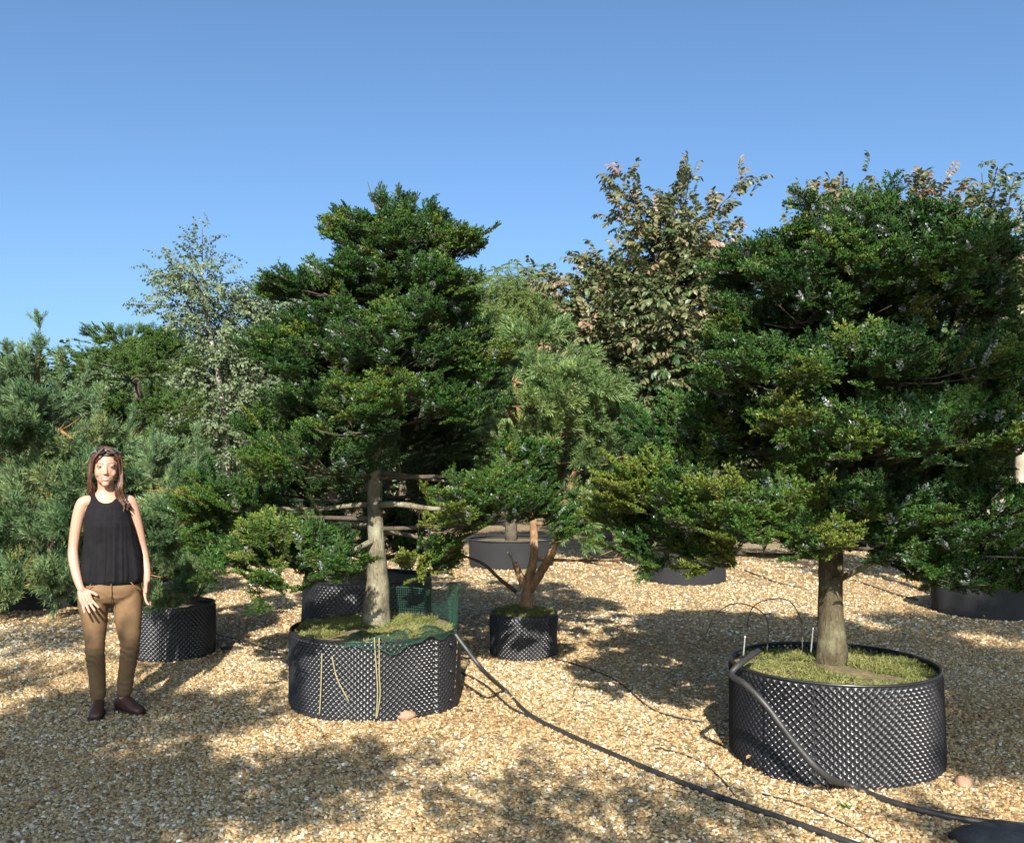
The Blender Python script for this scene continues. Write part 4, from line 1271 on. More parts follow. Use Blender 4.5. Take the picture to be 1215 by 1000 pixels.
def person_body():
    mb = MB()
    mb.add(*ell_loft([(.74, .005, 0, .15, .09), (.86, .005, 0, .165, .105), (.95, 0, 0, .148, .096), (1.04, -.006, 0, .128, .088), (1.14, -.012, -.004, .133, .094), (1.22, -.018, -.012, .138, .108),
                      (1.30, -.024, -.002, .126, .094), (1.345, -.026, .008, .114, .074), (1.385, -.028, .014, .094, .058), (1.41, -.030, .016, .066, .052), (1.43, -.031, .014, .052, .050), (1.47, -.034, .008, .046, .047), (1.53, -.036, .002, .045, .046)]))
    # arms
    V3 = Vector
    limb_shape(mb, [V3((-.125, .012, 1.358)), V3((-.166, .012, 1.342)), V3((-.195, .014, 1.24)), V3((-.216, .012, 1.07)), V3((-.212, -.02, .99)), V3((-.192, -.068, .90)), V3((-.172, -.104, .838)), V3((-.160, -.118, .812))],
               [.038, .042, .037, .031, .031, .027, .0225, .021])
    limb_shape(mb, [V3((.075, .012, 1.360)), V3((.113, .014, 1.345)), V3((.148, .022, 1.24)), V3((.188, .036, 1.06)), V3((.202, .02, .99)), V3((.217, -.015, .91)), V3((.221, -.035, .862)), V3((.221, -.042, .838))],
               [.038, .041, .036, .031, .031, .027, .0225, .021])
    # hands
    def hand(wrist, axis, wide, curl, spreadf, thumb_side):
        axis = V3(axis).normalized(); wide = V3(wide); wide = (wide - axis * wide.dot(axis)).normalized()
        nrm = axis.cross(wide).normalized() * curl
        w = V3(wrist)
        for s in (-.027, -.010, .008, .024):
            limb_shape(mb, [w + axis * .005 + wide * s * .55, w + axis * .05 + wide * s * .95, w + axis * .088 + wide * s], [.0135, .0145, .0115], 10, 3)
        for i, (s, L) in enumerate(((-.029, .060), (-.0105, .073), (.0085, .077), (.027, .069))):
            s2 = s * thumb_side
            k = w + axis * .086 + wide * s2
            d = (axis + wide * (s2 * spreadf * 9)).normalized()
            p1 = k + d * L * .45 + nrm * L * .10
            p2 = p1 + (d + nrm * .5).normalized() * L * .33
            p3 = p2 + (d + nrm * .95).normalized() * L * .26
            limb_shape(mb, [k - d * .012, k, p1, p2, p3], [.0098, .0095, .0085, .0078, .0066], 9, 3)
        tb = w + axis * .022 + wide * (.024 * thumb_side)
        td = (axis * .75 + wide * (.75 * thumb_side) + nrm * .25).normalized()
        t2 = tb + td * .036
        t3 = t2 + (td + axis * .5).normalized() * .03
        limb_shape(mb, [tb - td * .012, tb, t2, t3], [.0145, .0135, .0105, .0082], 9, 3)
    hand((-.160, -.120, .812), (.42, -.22, -.90), (.88, .15, .38), 1, .9, 1)
    hand((.221, -.043, .838), (-.06, -.12, -1), (-.25, -.95, .05), -1, .35, 1)
    # legs inside the trousers
    limb_shape(mb, [V3((-.085, 0, .80)), V3((-.088, 0, .62)), V3((-.076, -.01, .43)), V3((-.064, .008, .26)), V3((-.050, .012, .09))], [.072, .062, .046, .040, .032])
    limb_shape(mb, [V3((.095, 0, .80)), V3((.108, -.008, .62)), V3((.124, -.018, .43)), V3((.113, .002, .26)), V3((.100, .012, .09))], [.072, .062, .046, .040, .032])
    # head: skull, jaw, cheeks, brow, nose, lips, chin, eyes, ears
    c = HC
    P = lambda x, y, z: (c.x + x, c.y + y, c.z + z)
    ball(mb, P(0, .012, .028), (.073, .092, .088), 20)
    ball(mb, P(0, -.012, -.010), (.063, .072, .085), 20)
    ball(mb, P(0, -.022, -.050), (.050, .058, .050), 18)
    ball(mb, P(0, -.058, -.090), (.021, .019, .017), 14)
    for s in (-1, 1):
        ball(mb, P(s * .034, -.052, -.026), (.022, .020, .024), 14)
        ball(mb, P(s * .031, -.066, .010), (.0150, .0135, .0110), 12)
        ball(mb, P(s * .076, .012, -.008), (.009, .017, .030), 10)
        ball(mb, P(s * .028, -.066, .028), (.022, .010, .010), 12)
        ball(mb, P(s * .008, -.086, -.030), (.007, .008, .006), 10)
    limb_shape(mb, [V3(P(0, -.076, .022)), V3(P(0, -.084, -.004)), V3(P(0, -.092, -.026))], [.0085, .0090, .0100], 10, 4)
    limb_shape(mb, [V3(P(-.024, -.062, -.050)), V3(P(0, -.0755, -.054)), V3(P(.024, -.062, -.050))], [.005, .0065, .005], 8, 4)
    limb_shape(mb, [V3(P(-.020, -.061, -.058)), V3(P(0, -.0735, -.065)), V3(P(.020, -.061, -.058))], [.005, .0070, .005], 8, 4)
    v, f, n = fused(mb, .0030, 5, 'body')
    return grow_head(v), f

def person(loc, theta):
    root = empty('person', loc)
    root.rotation_euler = (0, 0, theta)
    tag(root, 'person with long brown hair, black sleeveless top and tan trousers, standing with arms lowered', 'person')
    def put(name, me):
        o = bpy.data.objects.new(name, me); COL.objects.link(o); o.parent = root
        return o
    # ---- body with painted features
    v, f = person_body()
    me = make_mesh('body', v, f, [M['skin']], True)
    piv = np.array([HC.x, HC.y + .01, 1.452])
    h = np.where(v[:, 2:3] > 1.44, piv + (v - piv) / 1.10, v) - np.array(HC)
    colr = np.tile(np.array([.385, .225, .158], dtype=np.float32), (len(v), 1))
    front = (h[:, 1] < -.045) & (h[:, 2] > -.12) & (h[:, 2] < .12)
    def paint(mask, c, a=1.0):
        colr[mask] = colr[mask] * (1 - a) + np.array(c) * a
    x, z = h[:, 0], h[:, 2]
    ax = np.abs(x)
    paint(front & (((ax - .036) / .020) ** 2 + ((z + .030) / .018) ** 2 < 1), (.42, .20, .135), .4)
    curve = (ax / .024) ** 2 * .006
    paint(front & (ax < .026) & (np.abs(z + .060 - curve) < .0108 * (1 - (ax / .028) ** 2)), (.29, .10, .085))
    paint(front & (ax < .019) & (np.abs(z + .0595 - curve) < .0050 * (1 - (ax / .022) ** 2)), (.50, .47, .43))
    paint(front & (((ax - .031) / .0150) ** 2 + ((z - .010) / .0052) ** 2 < 1), (.24, .18, .15))
    paint(front & (((ax - .031) / .0070) ** 2 + ((z - .010) / .0052) ** 2 < 1), (.03, .018, .012))
    paint(front & (ax > .014) & (ax < .049) & (np.abs(z - .0155 + ((ax - .031) / .018) ** 2 * .003) < .0026), (.09, .05, .038))
    paint(front & (ax > .013) & (ax < .052) & (np.abs(z - .033 + ((ax - .036) / .018) ** 2 * .004) < .0036), (.13, .075, .045))
    hand_m = (v[:, 2] < .83) & ((v[:, 0] < -.10) & (v[:, 1] < -.09) | (v[:, 0] > .17))
    paint(hand_m, (.38, .205, .15), .7)
    ca = me.color_attributes.new("paint", 'FLOAT_COLOR', 'POINT')
    ca.data.foreach_set("color", np.column_stack([colr, np.ones(len(v))]).astype(np.float32).ravel())
    put('body', me)
    # ---- blouse
    mb = MB()
    mb.add(*ell_loft([(.822, .012, 0, .176, .118), (.836, .014, -.003, .188, .127), (.855, .015, -.004, .196, .133), (.90, .016, -.004, .195, .133), (1.0, .012, -.003, .182, .127), (1.1, .002, -.003, .164, .122), (1.2, -.012, -.010, .150, .124),
                      (1.28, -.022, -.003, .136, .110), (1.33, -.026, .006, .121, .090), (1.365, -.028, .012, .110, .076), (1.395, -.030, .015, .101, .066), (1.418, -.030, .016, .080, .060)], 40))
    bv, bf, bn = fused(mb, .0048, 2, 'blouse')
    an = np.arctan2(bv[:, 1], bv[:, 0] - .005)
    low = np.clip((1.24 - bv[:, 2]) / .34, 0, 1)
    fold = np.array([mnoise.noise(Vector((math.cos(a) * 3.2, math.sin(a) * 3.2, zz * 1.2))) + .7 * mnoise.noise(Vector((math.cos(a) * 8, math.sin(a) * 8, zz * 1.8 + 4))) for a, zz in zip(an, bv[:, 2])])
    bv = bv + bn * (fold * (.003 + .014 * low) * np.clip((bv[:, 2] - .826) / .035, 0, 1))[:, None]
    cutc = ((bv[:, 0] + .030) / .074) ** 2 + ((bv[:, 2] - 1.425) / np.where(bv[:, 1] < .01, .082, .035)) ** 2 < 1
    keep = [q for q in bf if not all(cutc[i] for i in q)]
    put('blouse', make_mesh('blouse', bv, keep, [M['blouse']], True))
    # ---- trousers
    mb = MB()
    mb.add(*ell_loft([(.690, .010, 0, .080, .050), (.715, .009, 0, .150, .092), (.75, .008, 0, .184, .120), (.80, .006, 0, .188, .128), (.86, .005, 0, .175, .116), (.88, .005, 0, .165, .11)], 36))
    V3 = Vector
    limb_shape(mb, [V3((-.095, 0, .78)), V3((-.094, 0, .70)), V3((-.086, 0, .60)), V3((-.080, -.012, .44)), V3((-.066, .006, .28)), V3((-.052, .012, .125))], [.094, .092, .080, .060, .054, .045], 20)
    limb_shape(mb, [V3((.104, 0, .78)), V3((.108, -.004, .70)), V3((.114, -.010, .60)), V3((.125, -.020, .44)), V3((.114, .002, .28)), V3((.101, .012, .125))], [.094, .093, .082, .060, .054, .044], 20)
    tv, tf, tn = fused(mb, .0068, 9, 'trousers')
    zz = tv[:, 2]
    knee = np.exp(-((zz - .40) / .10) ** 2) + .7 * np.exp(-((zz - .17) / .06) ** 2) + .5 * np.exp(-((zz - .75) / .05) ** 2)
    wr = np.array([math.sin(p[2] * 105 + 9 * mnoise.noise(Vector((p[0] * 11, p[1] * 11, p[2] * 6))) + p[0] * 60) + 1.2 * mnoise.noise(Vector((p[0] * 16, p[1] * 16, p[2] * 40))) for p in tv])
    gen = np.array([mnoise.noise(Vector((p[0] * 9, p[1] * 9, p[2] * 5 + 2))) for p in tv])
    tv = tv + tn * (wr * knee * .0030 + gen * .008)[:, None]
    put('trousers', make_mesh('trousers', tv, tf, [M['trousers']], True))
    mb = MB()
    for s in (-1, 1):      # pocket edges and the fly seam
        mb.tube([(.008 + s * .115, -.128, .845), (.008 + s * .150, -.108, .80), (.008 + s * .178, -.075, .77)], .003, 5)
    mb.tube([(.008, -.136, .84), (.010, -.139, .78), (.010, -.122, .72)], .003, 5)
    put('seams', mb.mesh('seams', [M['trousers']]))
    # ---- shoes
    for (ax_, ay, yaw) in ((-.050, .012, -.10), (.100, .012, .62)):
        mb = MB()
        prof = [(.075, .020, .030, .052), (.05, .033, .037, .078), (.0, .036, .037, .088), (-.05, .037, .036, .078), (-.10, .043, .028, .052), (-.145, .042, .024, .040), (-.178, .026, .018, .028)]
        V, F = [], []
        n = 18
        cs, sn = math.cos(yaw), math.sin(yaw)
        for (yy, w, hmid, top) in prof:
            for k in range(n):
                a = 2 * math.pi * k / n
                xx = math.cos(a) * w
                zz_ = max(.012, .012 + (math.sin(a) * .5 + .5) * top * 1.15) if math.sin(a) > -.6 else .012
                y2 = yy
                V.append((ax_ + xx * cs - y2 * sn, ay + xx * sn + y2 * cs, zz_))
        m = len(prof)
        for i in range(m - 1):
            for k in range(n):
                F.append((i * n + k, (i + 1) * n + k, (i + 1) * n + (k + 1) % n, i * n + (k + 1) % n))
        F.append(tuple(range(n))); F.append(tuple((m - 1) * n + k for k in range(n - 1, -1, -1)))
        mb.add(V, F)
        sh = put('shoe', mb.mesh('shoe', [M['shoe']]))
        mb = MB()
        V, F = [], []
        for zz_ in (.0, .016):
            for k in range(len(prof)):
                yy, w = prof[k][0], prof[k][1] + .004
                for s in (-1, 1):
                    V.append((ax_ + s * w * cs - yy * sn, ay + s * w * sn + yy * cs, zz_))
        L = len(prof) * 2
        for k in range(len(prof) - 1):
            a = k * 2
            F += [(a, a + 1, a + 3, a + 2), (L + a, L + a + 2, L + a + 3, L + a + 1), (a, a + 2, L + a + 2, L + a), (a + 1, L + a + 1, L + a + 3, a + 3)]
        F += [(0, L, L + 1, 1), (L - 2, L - 1, 2 * L - 1, 2 * L - 2)]
        mb.add(V, F)
        so = bpy.data.objects.new('sole', mb.mesh('sole', [M['sole']], False)); COL.objects.link(so); so.parent = sh
    # ---- hair: a cap and many long locks
    rng = np.random.default_rng(901)
    mb = MB()
    nu, nv = 90, 50
    idx = {}
    V, F = [], []
    c = HC
    for j in range(nv + 1):
        ph = math.pi / 2 - (j / nv) * 2.15
        for i in range(nu):
            a = 2 * math.pi * i / nu
            d = Vector((math.cos(ph) * math.cos(a), math.cos(ph) * math.sin(a), math.sin(ph)))
            k = 1 + .03 * mnoise.noise(Vector((math.cos(a) * 6, math.sin(a) * 6, 1)))
            V.append((c.x + d.x * .084 * k, c.y + .014 + d.y * .105 * k, c.z + .030 + d.z * .101 * k))
            idx[(i, j)] = d
    for j in range(nv):
        for i in range(nu):
            d = idx[(i, j)]
            if d.y < -.12 and d.z < .50 - .9 * max(0, abs(d.x) - .25):
                continue
            F.append((j * nu + i, (j + 1) * nu + i, (j + 1) * nu + (i + 1) % nu, j * nu + (i + 1) % nu))
    mb.add(V, F)
    def lock(side, t, seed):
        r = np.random.default_rng(seed)
        # from the parting, over the side of the head, down beside the face to the shoulder
        part = Vector((c.x - .012 + r.normal(0, .003), c.y - .070 + .14 * t, c.z + .128 - .035 * abs(t - .5) * 1.3 - .018 * (t < .15)))
        sx = side
        wy = -.052 + .150 * t
        p1 = Vector((c.x + sx * .055, c.y + wy * 1.02, c.z + .102 - .02 * abs(t - .45)))
        p2 = Vector((c.x + sx * (.079 + .006 * r.random()), c.y + wy * .95 + .01, c.z + .035))
        p3 = Vector((c.x + sx * (.083 + .006 * r.random()), c.y + wy * .9 + .012, c.z - .04))
        if side < 0:
            p4 = Vector((c.x - .078 + r.normal(0, .008), c.y + .005 + wy * .7 + .02, c.z - .105))
            p5 = Vector((c.x - .082 + r.normal(0, .012), c.y + .03 + wy * .5 + .015, c.z - .150 + r.normal(0, .012)))
            pts = [part, p1, p2, p3, p4, p5]
        else:
            fr = max(0, 1 - t * 1.3)
            p4 = Vector((c.x + .080 + r.normal(0, .007), c.y - .010 + wy * .6 - .03 * fr, c.z - .11))
            p5 = Vector((c.x + .098 + r.normal(0, .012), c.y - .055 * fr + .05 * (1 - fr), c.z - .180))
            p6 = Vector((c.x + .135 + r.normal(0, .016), c.y - .085 * fr + .07 * (1 - fr), c.z - .250 + r.normal(0, .018)))
            pts = [part, p1, p2, p3, p4, p5, p6]
        sp = spline(pts, 4)
        n = len(sp)
        rad = [.0035 + .0060 * math.sin(math.pi * min(1, (i / (n - 1)) * .9 + .08)) for i in range(n)]
        rad[-1] = .001
        mb.tube(sp, rad, 5)
    for k in range(16):      # the strands along the hairline
        for sx in (-1, 1):
            r = np.random.default_rng(3000 + k * 2 + sx)
            u = k / 15
            q = [Vector((c.x - .012, c.y - .080 + .03 * u, c.z + .118 + .010 * u)), Vector((c.x + sx * .034, c.y - .083 + .02 * u, c.z + .098 + .012 * u)),
                 Vector((c.x + sx * (.062 + .008 * u), c.y - .066 + .02 * u, c.z + .058)), Vector((c.x + sx * (.074 + .006 * u), c.y - .046 + .03 * u, c.z + .005)),
                 Vector((c.x + sx * (.078 + .006 * u), c.y - .030 + .03 * u, c.z - .06)), Vector((c.x + sx * (.080 + .004 * u), c.y - .020 + .03 * u, c.z - .115 + r.normal(0, .008)))]
            sp = spline(q, 4)
            mb.tube(sp, [.003 + .005 * math.sin(math.pi * min(1, i / (len(sp) - 1) * .9 + .08)) for i in range(len(sp))], 5)
    for k in range(70):
        lock(-1, rng.uniform(0, 1) ** 1.1, 1000 + k)
        lock(1, rng.uniform(0, 1) ** 1.1, 2000 + k)
    mb.v = [tuple(q) for q in grow_head(np.array([tuple(q) for q in mb.v]))]
    put('hair', mb.mesh('hair', [M['hair']]))
    return root

def skin_mat():
    m, nt, b = new_mat('skin')
    a = nt.nodes.new("ShaderNodeVertexColor"); a.layer_name = "paint"
    n = noise_node(nt, 60, 4)
    r = ramp(nt, [(.3, (.93, .92, .92)), (.7, (1.04, 1.02, 1.0))])
    nt.links.new(n.outputs["Fac"], r.inputs[0])
    mx = nt.nodes.new("ShaderNodeMix"); mx.data_type = 'RGBA'; mx.blend_type = 'MULTIPLY'; mx.inputs["Factor"].default_value = 1
    nt.links.new(a.outputs[0], mx.inputs["A"]); nt.links.new(r.outputs[0], mx.inputs["B"])
    nt.links.new(mx.outputs["Result"], b.inputs["Base Color"])
    b.inputs["Roughness"].default_value = .48
    b.inputs["Specular IOR Level"].default_value = .4
    b.inputs["Subsurface Weight"].default_value = .15
    b.inputs["Subsurface Radius"].default_value = (.010, .004, .002)
    b.inputs["Subsurface Scale"].default_value = 1.0
    return m
M['skin'] = skin_mat()
M['blouse'] = simple_mat('black_cloth', [(.3, (.0060, .0055, .0068)), (.7, (.0105, .0095, .0115))], 20, .85, .25, 300, spec=.12)
M['trousers'] = simple_mat('tan_cloth', [(.3, (0.1368, 0.0806, 0.0397)), (.7, (0.1764, 0.1075, 0.0563))], 14, .85, .25, 240, spec=.2)
M['shoe'] = simple_mat('brown_leather', [(.3, (0.042, 0.0174, 0.0117)), (.7, (0.072, 0.031, 0.0195))], 20, .5, .1, 80)
M['sole'] = simple_mat('dark_sole', [(.3, (.02, .016, .014)), (.7, (.035, .028, .024))], 20, .8)
M['hair'] = simple_mat('brown_hair', [(.3, (0.0308, 0.0123, 0.0062)), (.55, (0.0644, 0.028, 0.0134)), (.75, (0.112, 0.056, 0.0252))], 30, .42, .3, 200, spec=.6)
M['lens'] = simple_mat('dark_lens', [(.3, (.01, .01, .012)), (.7, (.02, .02, .022))], 5, .08)
WP = ground_at(127, 847)
WP.z = gz(WP.x, WP.y) - .002
WTH = math.atan2(-WP.x, WP.y)
person(tuple(WP), WTH)

def sunglasses():
    mb = MB()
    c = HC + Vector((0, -.020, .016))
    root = empty('sunglasses', tuple(WP)); root.rotation_euler = (0, 0, WTH)
    tag(root, 'dark sunglasses pushed up on the person\'s hair', 'sunglasses')
    for s in (-1, 1):
        m2 = MB()
        V, F = [], []
        cc = c + Vector((s * .033, -.068, .108))
        for k in range(16):
            a = 2 * math.pi * k / 16
            V.append(cc + Vector((math.cos(a) * .027, math.sin(a) * .010, math.sin(a) * .018 + .004 * s * 0)))
        F = [tuple(range(16))]
        m2.add(V, F)
        m2.tube(V + [V[0]], .0025, 5, 1, cap=False)
        o = bpy.data.objects.new('lens', m2.mesh('lens', [M['lens'], M['black_plastic']])); COL.objects.link(o); o.parent = root
        mb.tube(spline([c + Vector((s * .060, -.064, .110)), c + Vector((s * .084, -.045, .095)), c + Vector((s * .094, .0, .070)), c + Vector((s * .094, .03, .040))], 4), .0028, 5)
    mb.tube([c + Vector((-.008, -.076, .110)), c + Vector((.008, -.076, .110))], .003, 5)
    o = bpy.data.objects.new('frame', mb.mesh('frame', [M['steel']])); COL.objects.link(o); o.parent = root
sunglasses()

# ================================================================== SMALL THINGS
def on_ground(pts, lift=.02, per=8):
    out = []
    for p in spline(pts, per):
        out.append(p)
    return out

def hose(name, px_pts, r, label, mat='hose', cat='hose', lift=None, n=8, extra_pts=None, group=None):
    pts = []
    for q in px_pts:
        g = ground_at(*q)
        g.z = gz(g.x, g.y) + (r * .9 if lift is None else lift)
        pts.append(g)
    pts = (extra_pts or []) + pts
    sp = spline(pts, 8)
    mb = MB(); mb.tube(sp, r, n)
    o = link(name, mb.mesh(name, [M[mat]]))
    tag(o, label, cat, group)
    return o
# the hose out of the left pot
hose('hose', [(600, 820), (628, 848), (680, 876), (760, 912), (850, 948), (940, 980), (1010, 1005), (1120, 1040)], .0145,
     'black irrigation hose running from the twine tied pot over the gravel', extra_pts=[at(540, 752, 5.98), at(552, 768, 5.95), at(575, 797, 5.93)])
hose('hose', [(546, 798), (575, 812), (605, 838), (634, 852), (660, 866)], .009, 'thin dark pipe lying beside the hose near the twine tied pot', cat='pipe')
# the hose hanging over the right pot
hose('hose', [(1010, 938), (1060, 958), (1120, 972), (1180, 980), (1260, 986), (1330, 990)], .0155,
     'thick black hose hanging over the rim of the broad fir pot', extra_pts=[at(900, 772, 4.95), at(880, 786, 4.72), at(868, 800, 4.66), at(885, 812, 4.55), at(910, 838, 4.46), at(945, 884, 4.40), at(980, 920, 4.38)])
hose('drip_pipe', [(655, 782), (690, 790), (730, 806), (770, 838), (800, 850), (835, 856)], .007, 'thin drip pipe in the fir shadow running from the small pine pot', cat='pipe')
hose('drip_pipe', [(760, 884), (800, 892), (830, 905), (855, 925), (872, 946)], .005, 'thin curved drip pipe meeting the hose on sunny gravel', cat='pipe')
hose('drip_pipe', [(1010, 932), (1060, 928), (1100, 924), (1136, 924)], .004, 'short thin pipe end beside the broad fir pot', cat='pipe')
hose('drip_pipe', [(690, 806), (680, 822), (690, 832), (720, 832)], .004, 'small hooked piece of pipe on sunny gravel', cat='pipe')
hose('drip_pipe', [(250, 752), (290, 762), (320, 772), (352, 776)], .007, 'dark pipe on gravel between the pot behind the person and the twine tied pot', cat='pipe')
hose('drip_pipe', [(905, 944), (960, 962), (1010, 985), (1050, 1006)], .005, 'thin dark pipe crossing gravel before the broad fir pot', cat='pipe')
# fallen branch props near the right fir
hose('pruned_stick', [(1015, 690), (1040, 698), (1065, 706), (1090, 712)], .012, 'dark fallen stick on gravel behind the broad fir trunk', mat='bark_dark', cat='stick')
hose('pruned_stick', [(880, 676), (905, 686), (925, 692), (950, 698)], .010, 'dark fallen stick on gravel beside the grey pot standing alone', mat='bark_dark', cat='stick')

# wires standing in the right pot
def arch(name, pts, r, label, mat, cat):
    sp = spline(pts, 8)
    mb = MB(); mb.tube(sp, r, 6)
    tag(link(name, mb.mesh(name, [M[mat]])), label, cat)
arch('wire_hoop', [at(838, 752, 5.35), at(850, 728, 5.35), at(872, 716, 5.35), at(898, 722, 5.35), at(911, 738, 5.3), at(910, 772, 5.25)], .003, 'thin dark wire hoop arching at the rim of the broad fir pot', 'wire_dark', 'wire')
arch('wire_hoop', [at(886, 745, 5.4), at(892, 722, 5.4), at(908, 712, 5.4), at(935, 712, 5.4), at(950, 735, 5.35), at(952, 770, 5.3)], .003, 'second thin wire hoop standing in the moss of the broad fir pot', 'wire_dark', 'wire')
arch('stake', [at(882, 778, 4.98), at(884, 754, 4.98)], .005, 'short grey stake in moss at the rim of the broad fir pot', 'steel', 'stake')
arch('stake', [at(962, 774, 5.15), at(965, 744, 5.15)], .005, 'short grey stake in moss beside the broad fir trunk', 'steel', 'stake')

# twine on the left pot
def pot_front(px, py, extra=.022):
    """point on the left pot's wall that is seen at (px, py)"""
    r = ray(px, py)
    o = Vector((0, 0, CAM_H))
    R = .565 + extra
    dx, dy = r.x, r.y
    ox, oy = -LF.x, -LF.y
    A = dx * dx + dy * dy; B = 2 * (dx * ox + dy * oy); C = ox * ox + oy * oy - R * R
    disc = B * B - 4 * A * C
    t = (-B - math.sqrt(max(0, disc))) / (2 * A)
    return o + r * t
for pts, lab in (([(382, 775), (381, 810), (379, 848)], 'straight length of twine tied down the left of the netted pot'),
                 ([(394, 778), (400, 805), (414, 832)], 'loose slanting end of twine on the netted pot'),
                 ([(444, 756), (447, 800), (448, 825), (446, 852)], 'double twine tied down the front of the netted pot'),
                 ([(450, 756), (450, 800), (451, 825), (447, 852)], 'second strand of the double twine on the front of the netted pot'),
                 ([(543, 754), (541, 790), (539, 822)], 'twine tied down the right of the netted pot')):
    mb = MB(); mb.tube(spline([pot_front(*p) for p in pts], 5), .0045, 6, wob=.3)
    tag(link('twine', mb.mesh('twine', [M['twine']])), lab, 'twine')
mb = MB(); mb.tube(spline([at(498, 601, 6.05), at(497, 620, 6.15), at(496, 640, 6.45), at(497, 642, 6.48)], 5), .0045, 6)
tag(link('twine', mb.mesh('twine', [M['twine']])), 'twine strung between two bare boughs of the tiered fir', 'twine')

# green netting
def netting(name, fn, nu, nv, label, r=.0017):
    mb = MB()
    P = [[Vector(fn(i / nu, j / nv)) for j in range(nv + 1)] for i in range(nu + 1)]
    for i in range(nu + 1):
        mb.tube(P[i], r * (2.0 if i in (0, nu) else 1), 3, cap=False)
    for j in range(nv + 1):
        mb.tube([P[i][j] for i in range(nu + 1)], r * (2.6 if j in (0, nv) else 1), 3, cap=False)
    tag(link(name, mb.mesh(name, [M['net']], False)), label, 'netting')
def net_back(u, v):
    a = math.radians(96 - 104 * u)
    top = .17 + .11 * min(1, u * 1.6) + .03 * math.sin(u * 9 + .6)
    rr = .545 + .012 * math.sin(u * 23) + .015 * v + .02 * math.sin(u * 7) * v
    return (LF.x + math.cos(a) * rr, LF.y + math.sin(a) * rr, .455 + top * v)
netting('netting', net_back, 64, 13, 'green plastic netting standing up inside the back of the pot')
def net_front(u, v):
    a = math.radians(-100 + 84 * u)
    rr = .36 + .230 * min(1, v * 1.25)
    z = .488 + .018 * math.sin(u * 14 + v * 6) + .012 * math.sin(u * 31)
    if v > .8:
        z -= (v - .8) / .2 * (.035 + .025 * math.sin(u * 6))
    return (LF.x + math.cos(a) * rr, LF.y + math.sin(a) * rr, z + .012)
netting('netting', net_front, 44, 17, 'green plastic netting folded down over the front rim of the pot')

# stones
M['stone_pink'] = simple_mat('pink_stone', [(.3, (0.24, 0.132, 0.08)), (.6, (0.304, 0.184, 0.12)), (.8, (0.384, 0.304, 0.24))], 14, .8, .4, 40)
M['stone_dark'] = simple_mat('dark_stone', [(.3, (0.0225, 0.0234, 0.0248)), (.7, (0.045, 0.045, 0.0473))], 6, .75, .5, 18)
M['stone_tan'] = simple_mat('tan_stone', [(.3, (.27, .17, .08)), (.7, (.38, .27, .15))], 12, .8, .4, 40)
def stone(name, c, s, label, mat, seed):
    nu, nv = 14, 9
    V, F = [], []
    for j in range(nv):
        ph = math.pi * (j + .5) / nv - math.pi / 2
        for i in range(nu):
            a = 2 * math.pi * i / nu
            d = Vector((math.cos(ph) * math.cos(a), math.cos(ph) * math.sin(a), math.sin(ph)))
            k = 1 + .30 * mnoise.noise(d * 1.3 + Vector((seed, 0, 0))) + .10 * mnoise.noise(d * 3.4 + Vector((0, seed, 0)))
            V.append((c.x + d.x * s[0] * k, c.y + d.y * s[1] * k, c.z + d.z * s[2] * k))
    for j in range(nv - 1):
        for i in range(nu):
            F.append((j * nu + i, j * nu + (i + 1) % nu, (j + 1) * nu + (i + 1) % nu, (j + 1) * nu + i))
    F.append(tuple(range(nu - 1, -1, -1))); F.append(tuple((nv - 1) * nu + i for i in range(nu)))
    tag(link(name, make_mesh(name, V, F, [M[mat]], True)), label, 'stone')
g = ground_at(480, 852); stone('stone', Vector((g.x, g.y, .022)), (.068, .05, .036), 'pink beige stone lying against the foot of the twine tied pot', 'stone_pink', 2)
g = ground_at(1144, 934); stone('stone', Vector((g.x, g.y, .022)), (.042, .036, .034), 'rounded pink stone on the gravel right of the broad fir pot', 'stone_pink', 6)
g = ground_at(341, 750); stone('stone', Vector((g.x, g.y, .03)), (.042, .04, .046), 'upright tan stone left of the twine tied pot', 'stone_tan', 9)
g = ground_at(1185, 1000); stone('stone', Vector((g.x, g.y, .02)), (.19, .13, .06), 'flat dark grey stone beside the thick hose end', 'stone_dark', 12)
g = ground_at(275, 770); stone('stone', Vector((g.x, g.y, .008)), (.10, .07, .014), 'flat grey slab on gravel right of the pot behind the person', 'stone_dark', 15)

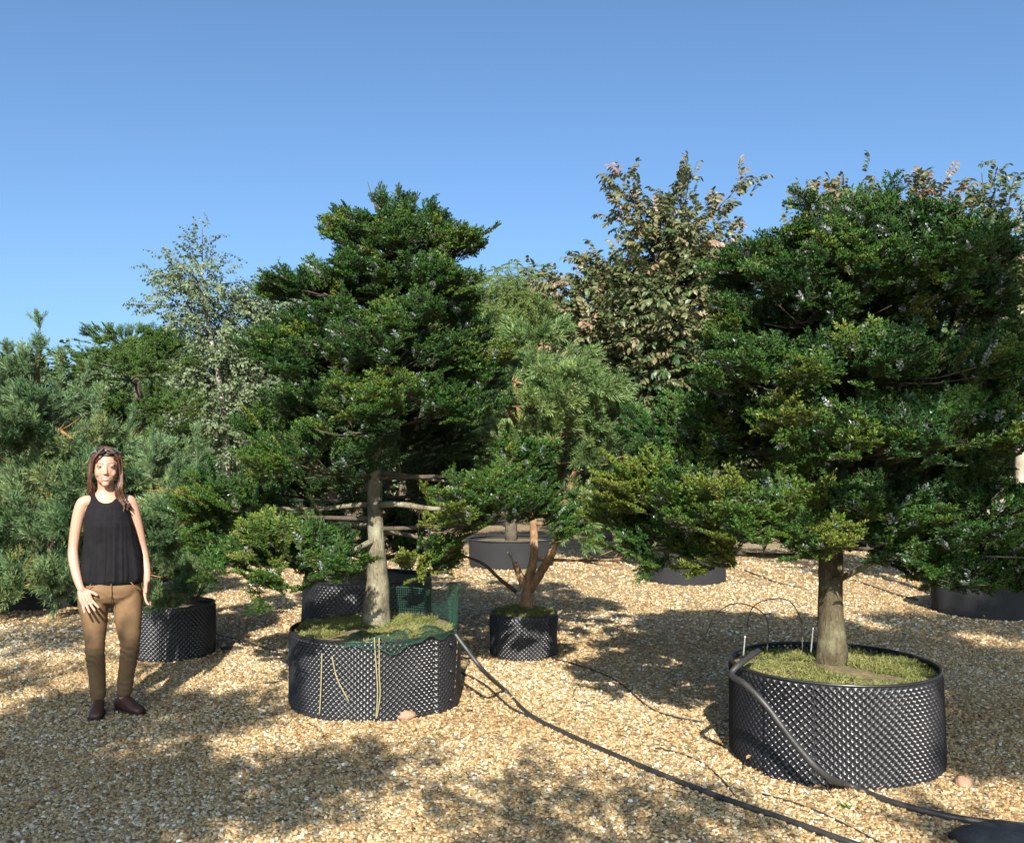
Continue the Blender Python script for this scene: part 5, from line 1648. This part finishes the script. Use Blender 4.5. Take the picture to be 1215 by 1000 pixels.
# dry leaves and twigs blown over the gravel
M['litter'] = leaf_mat('dry_leaves', [(0, (.06, .035, .015)), (.5, (.15, .085, .035)), (1, (.26, .17, .08))], rough=.85, spec=.2)
def litter():
    rng = np.random.default_rng(808)
    srcs = [leaf_spray(f'dry_leaf_{j}', np.random.default_rng(820 + j), 1, .035, .5, [M['litter'], M['twig']], droop=.1, fold=.7, twig=.03) for j in range(3)]
    n = 420
    y = rng.uniform(3.6, 11, n); x = rng.uniform(-.62, .62, n) * (y + .5)
    k = 130
    cen = np.array([(LF.x, LF.y - .1, .62), (RF.x, RF.y, .60), (PN.x, PN.y, .36), (BP.x, BP.y, .4)])
    w = rng.integers(0, 4, k); a = rng.uniform(0, 6.283, k); r = cen[w, 2] + np.abs(rng.normal(.03, .07, k))
    x[:k] = cen[w, 0] + np.cos(a) * r; y[:k] = cen[w, 1] + np.sin(a) * r
    P = np.array([(p, q, gz(p, q) + .012) for p, q in zip(x, y)])
    E = np.column_stack([rng.normal(0, .5, n), rng.normal(0, .4, n), rng.uniform(0, 6.28, n)])
    o = scatter('leaf_litter', srcs, P, E, rng.uniform(.5, 1.3, n), rng.uniform(0, 1, n), None, rng)
    tag(o, 'small dry brown leaves scattered over the gravel', 'leaf litter', kind='stuff')
litter()

# weeds
def weed(px, py, label, n=10, s=.7, seed=0):
    g = ground_at(px, py)
    root = empty('weed', (g.x, g.y, gz(g.x, g.y)))
    tag(root, label, 'weed')
    rng = np.random.default_rng(500 + seed)
    mb = MB()
    for i in range(n):
        a = rng.uniform(0, 6.283); l = rng.uniform(.02, .045) * s; w = l * .28
        d = Vector((math.cos(a), math.sin(a), rng.uniform(.2, 1.1))).normalized()
        sd = d.cross(Vector((0, 0, 1))).normalized()
        p = Vector((g.x, g.y, gz(g.x, g.y) + .004))
        k = [p, p + d * l * .5 + sd * w, p + d * l - Vector((0, 0, l * .2)), p + d * l * .5 - sd * w]
        mb.add(k, [(0, 1, 2, 3)])
    link('leaves', mb.mesh('leaves', [M['weed']], False), root)
M['weed'] = simple_mat('weed_leaves', [(.3, (.07, .14, .02)), (.7, (.13, .22, .04))], 20, .6)
weed(1003, 962, 'tiny green weed on gravel in front of the broad fir pot', 12, 1.1, 1)
weed(682, 853, 'tiny green weed beside the hose on sunny gravel', 10, .8, 2)
weed(1082, 933, 'tiny green weed at the right foot of the broad fir pot', 9, .8, 3)
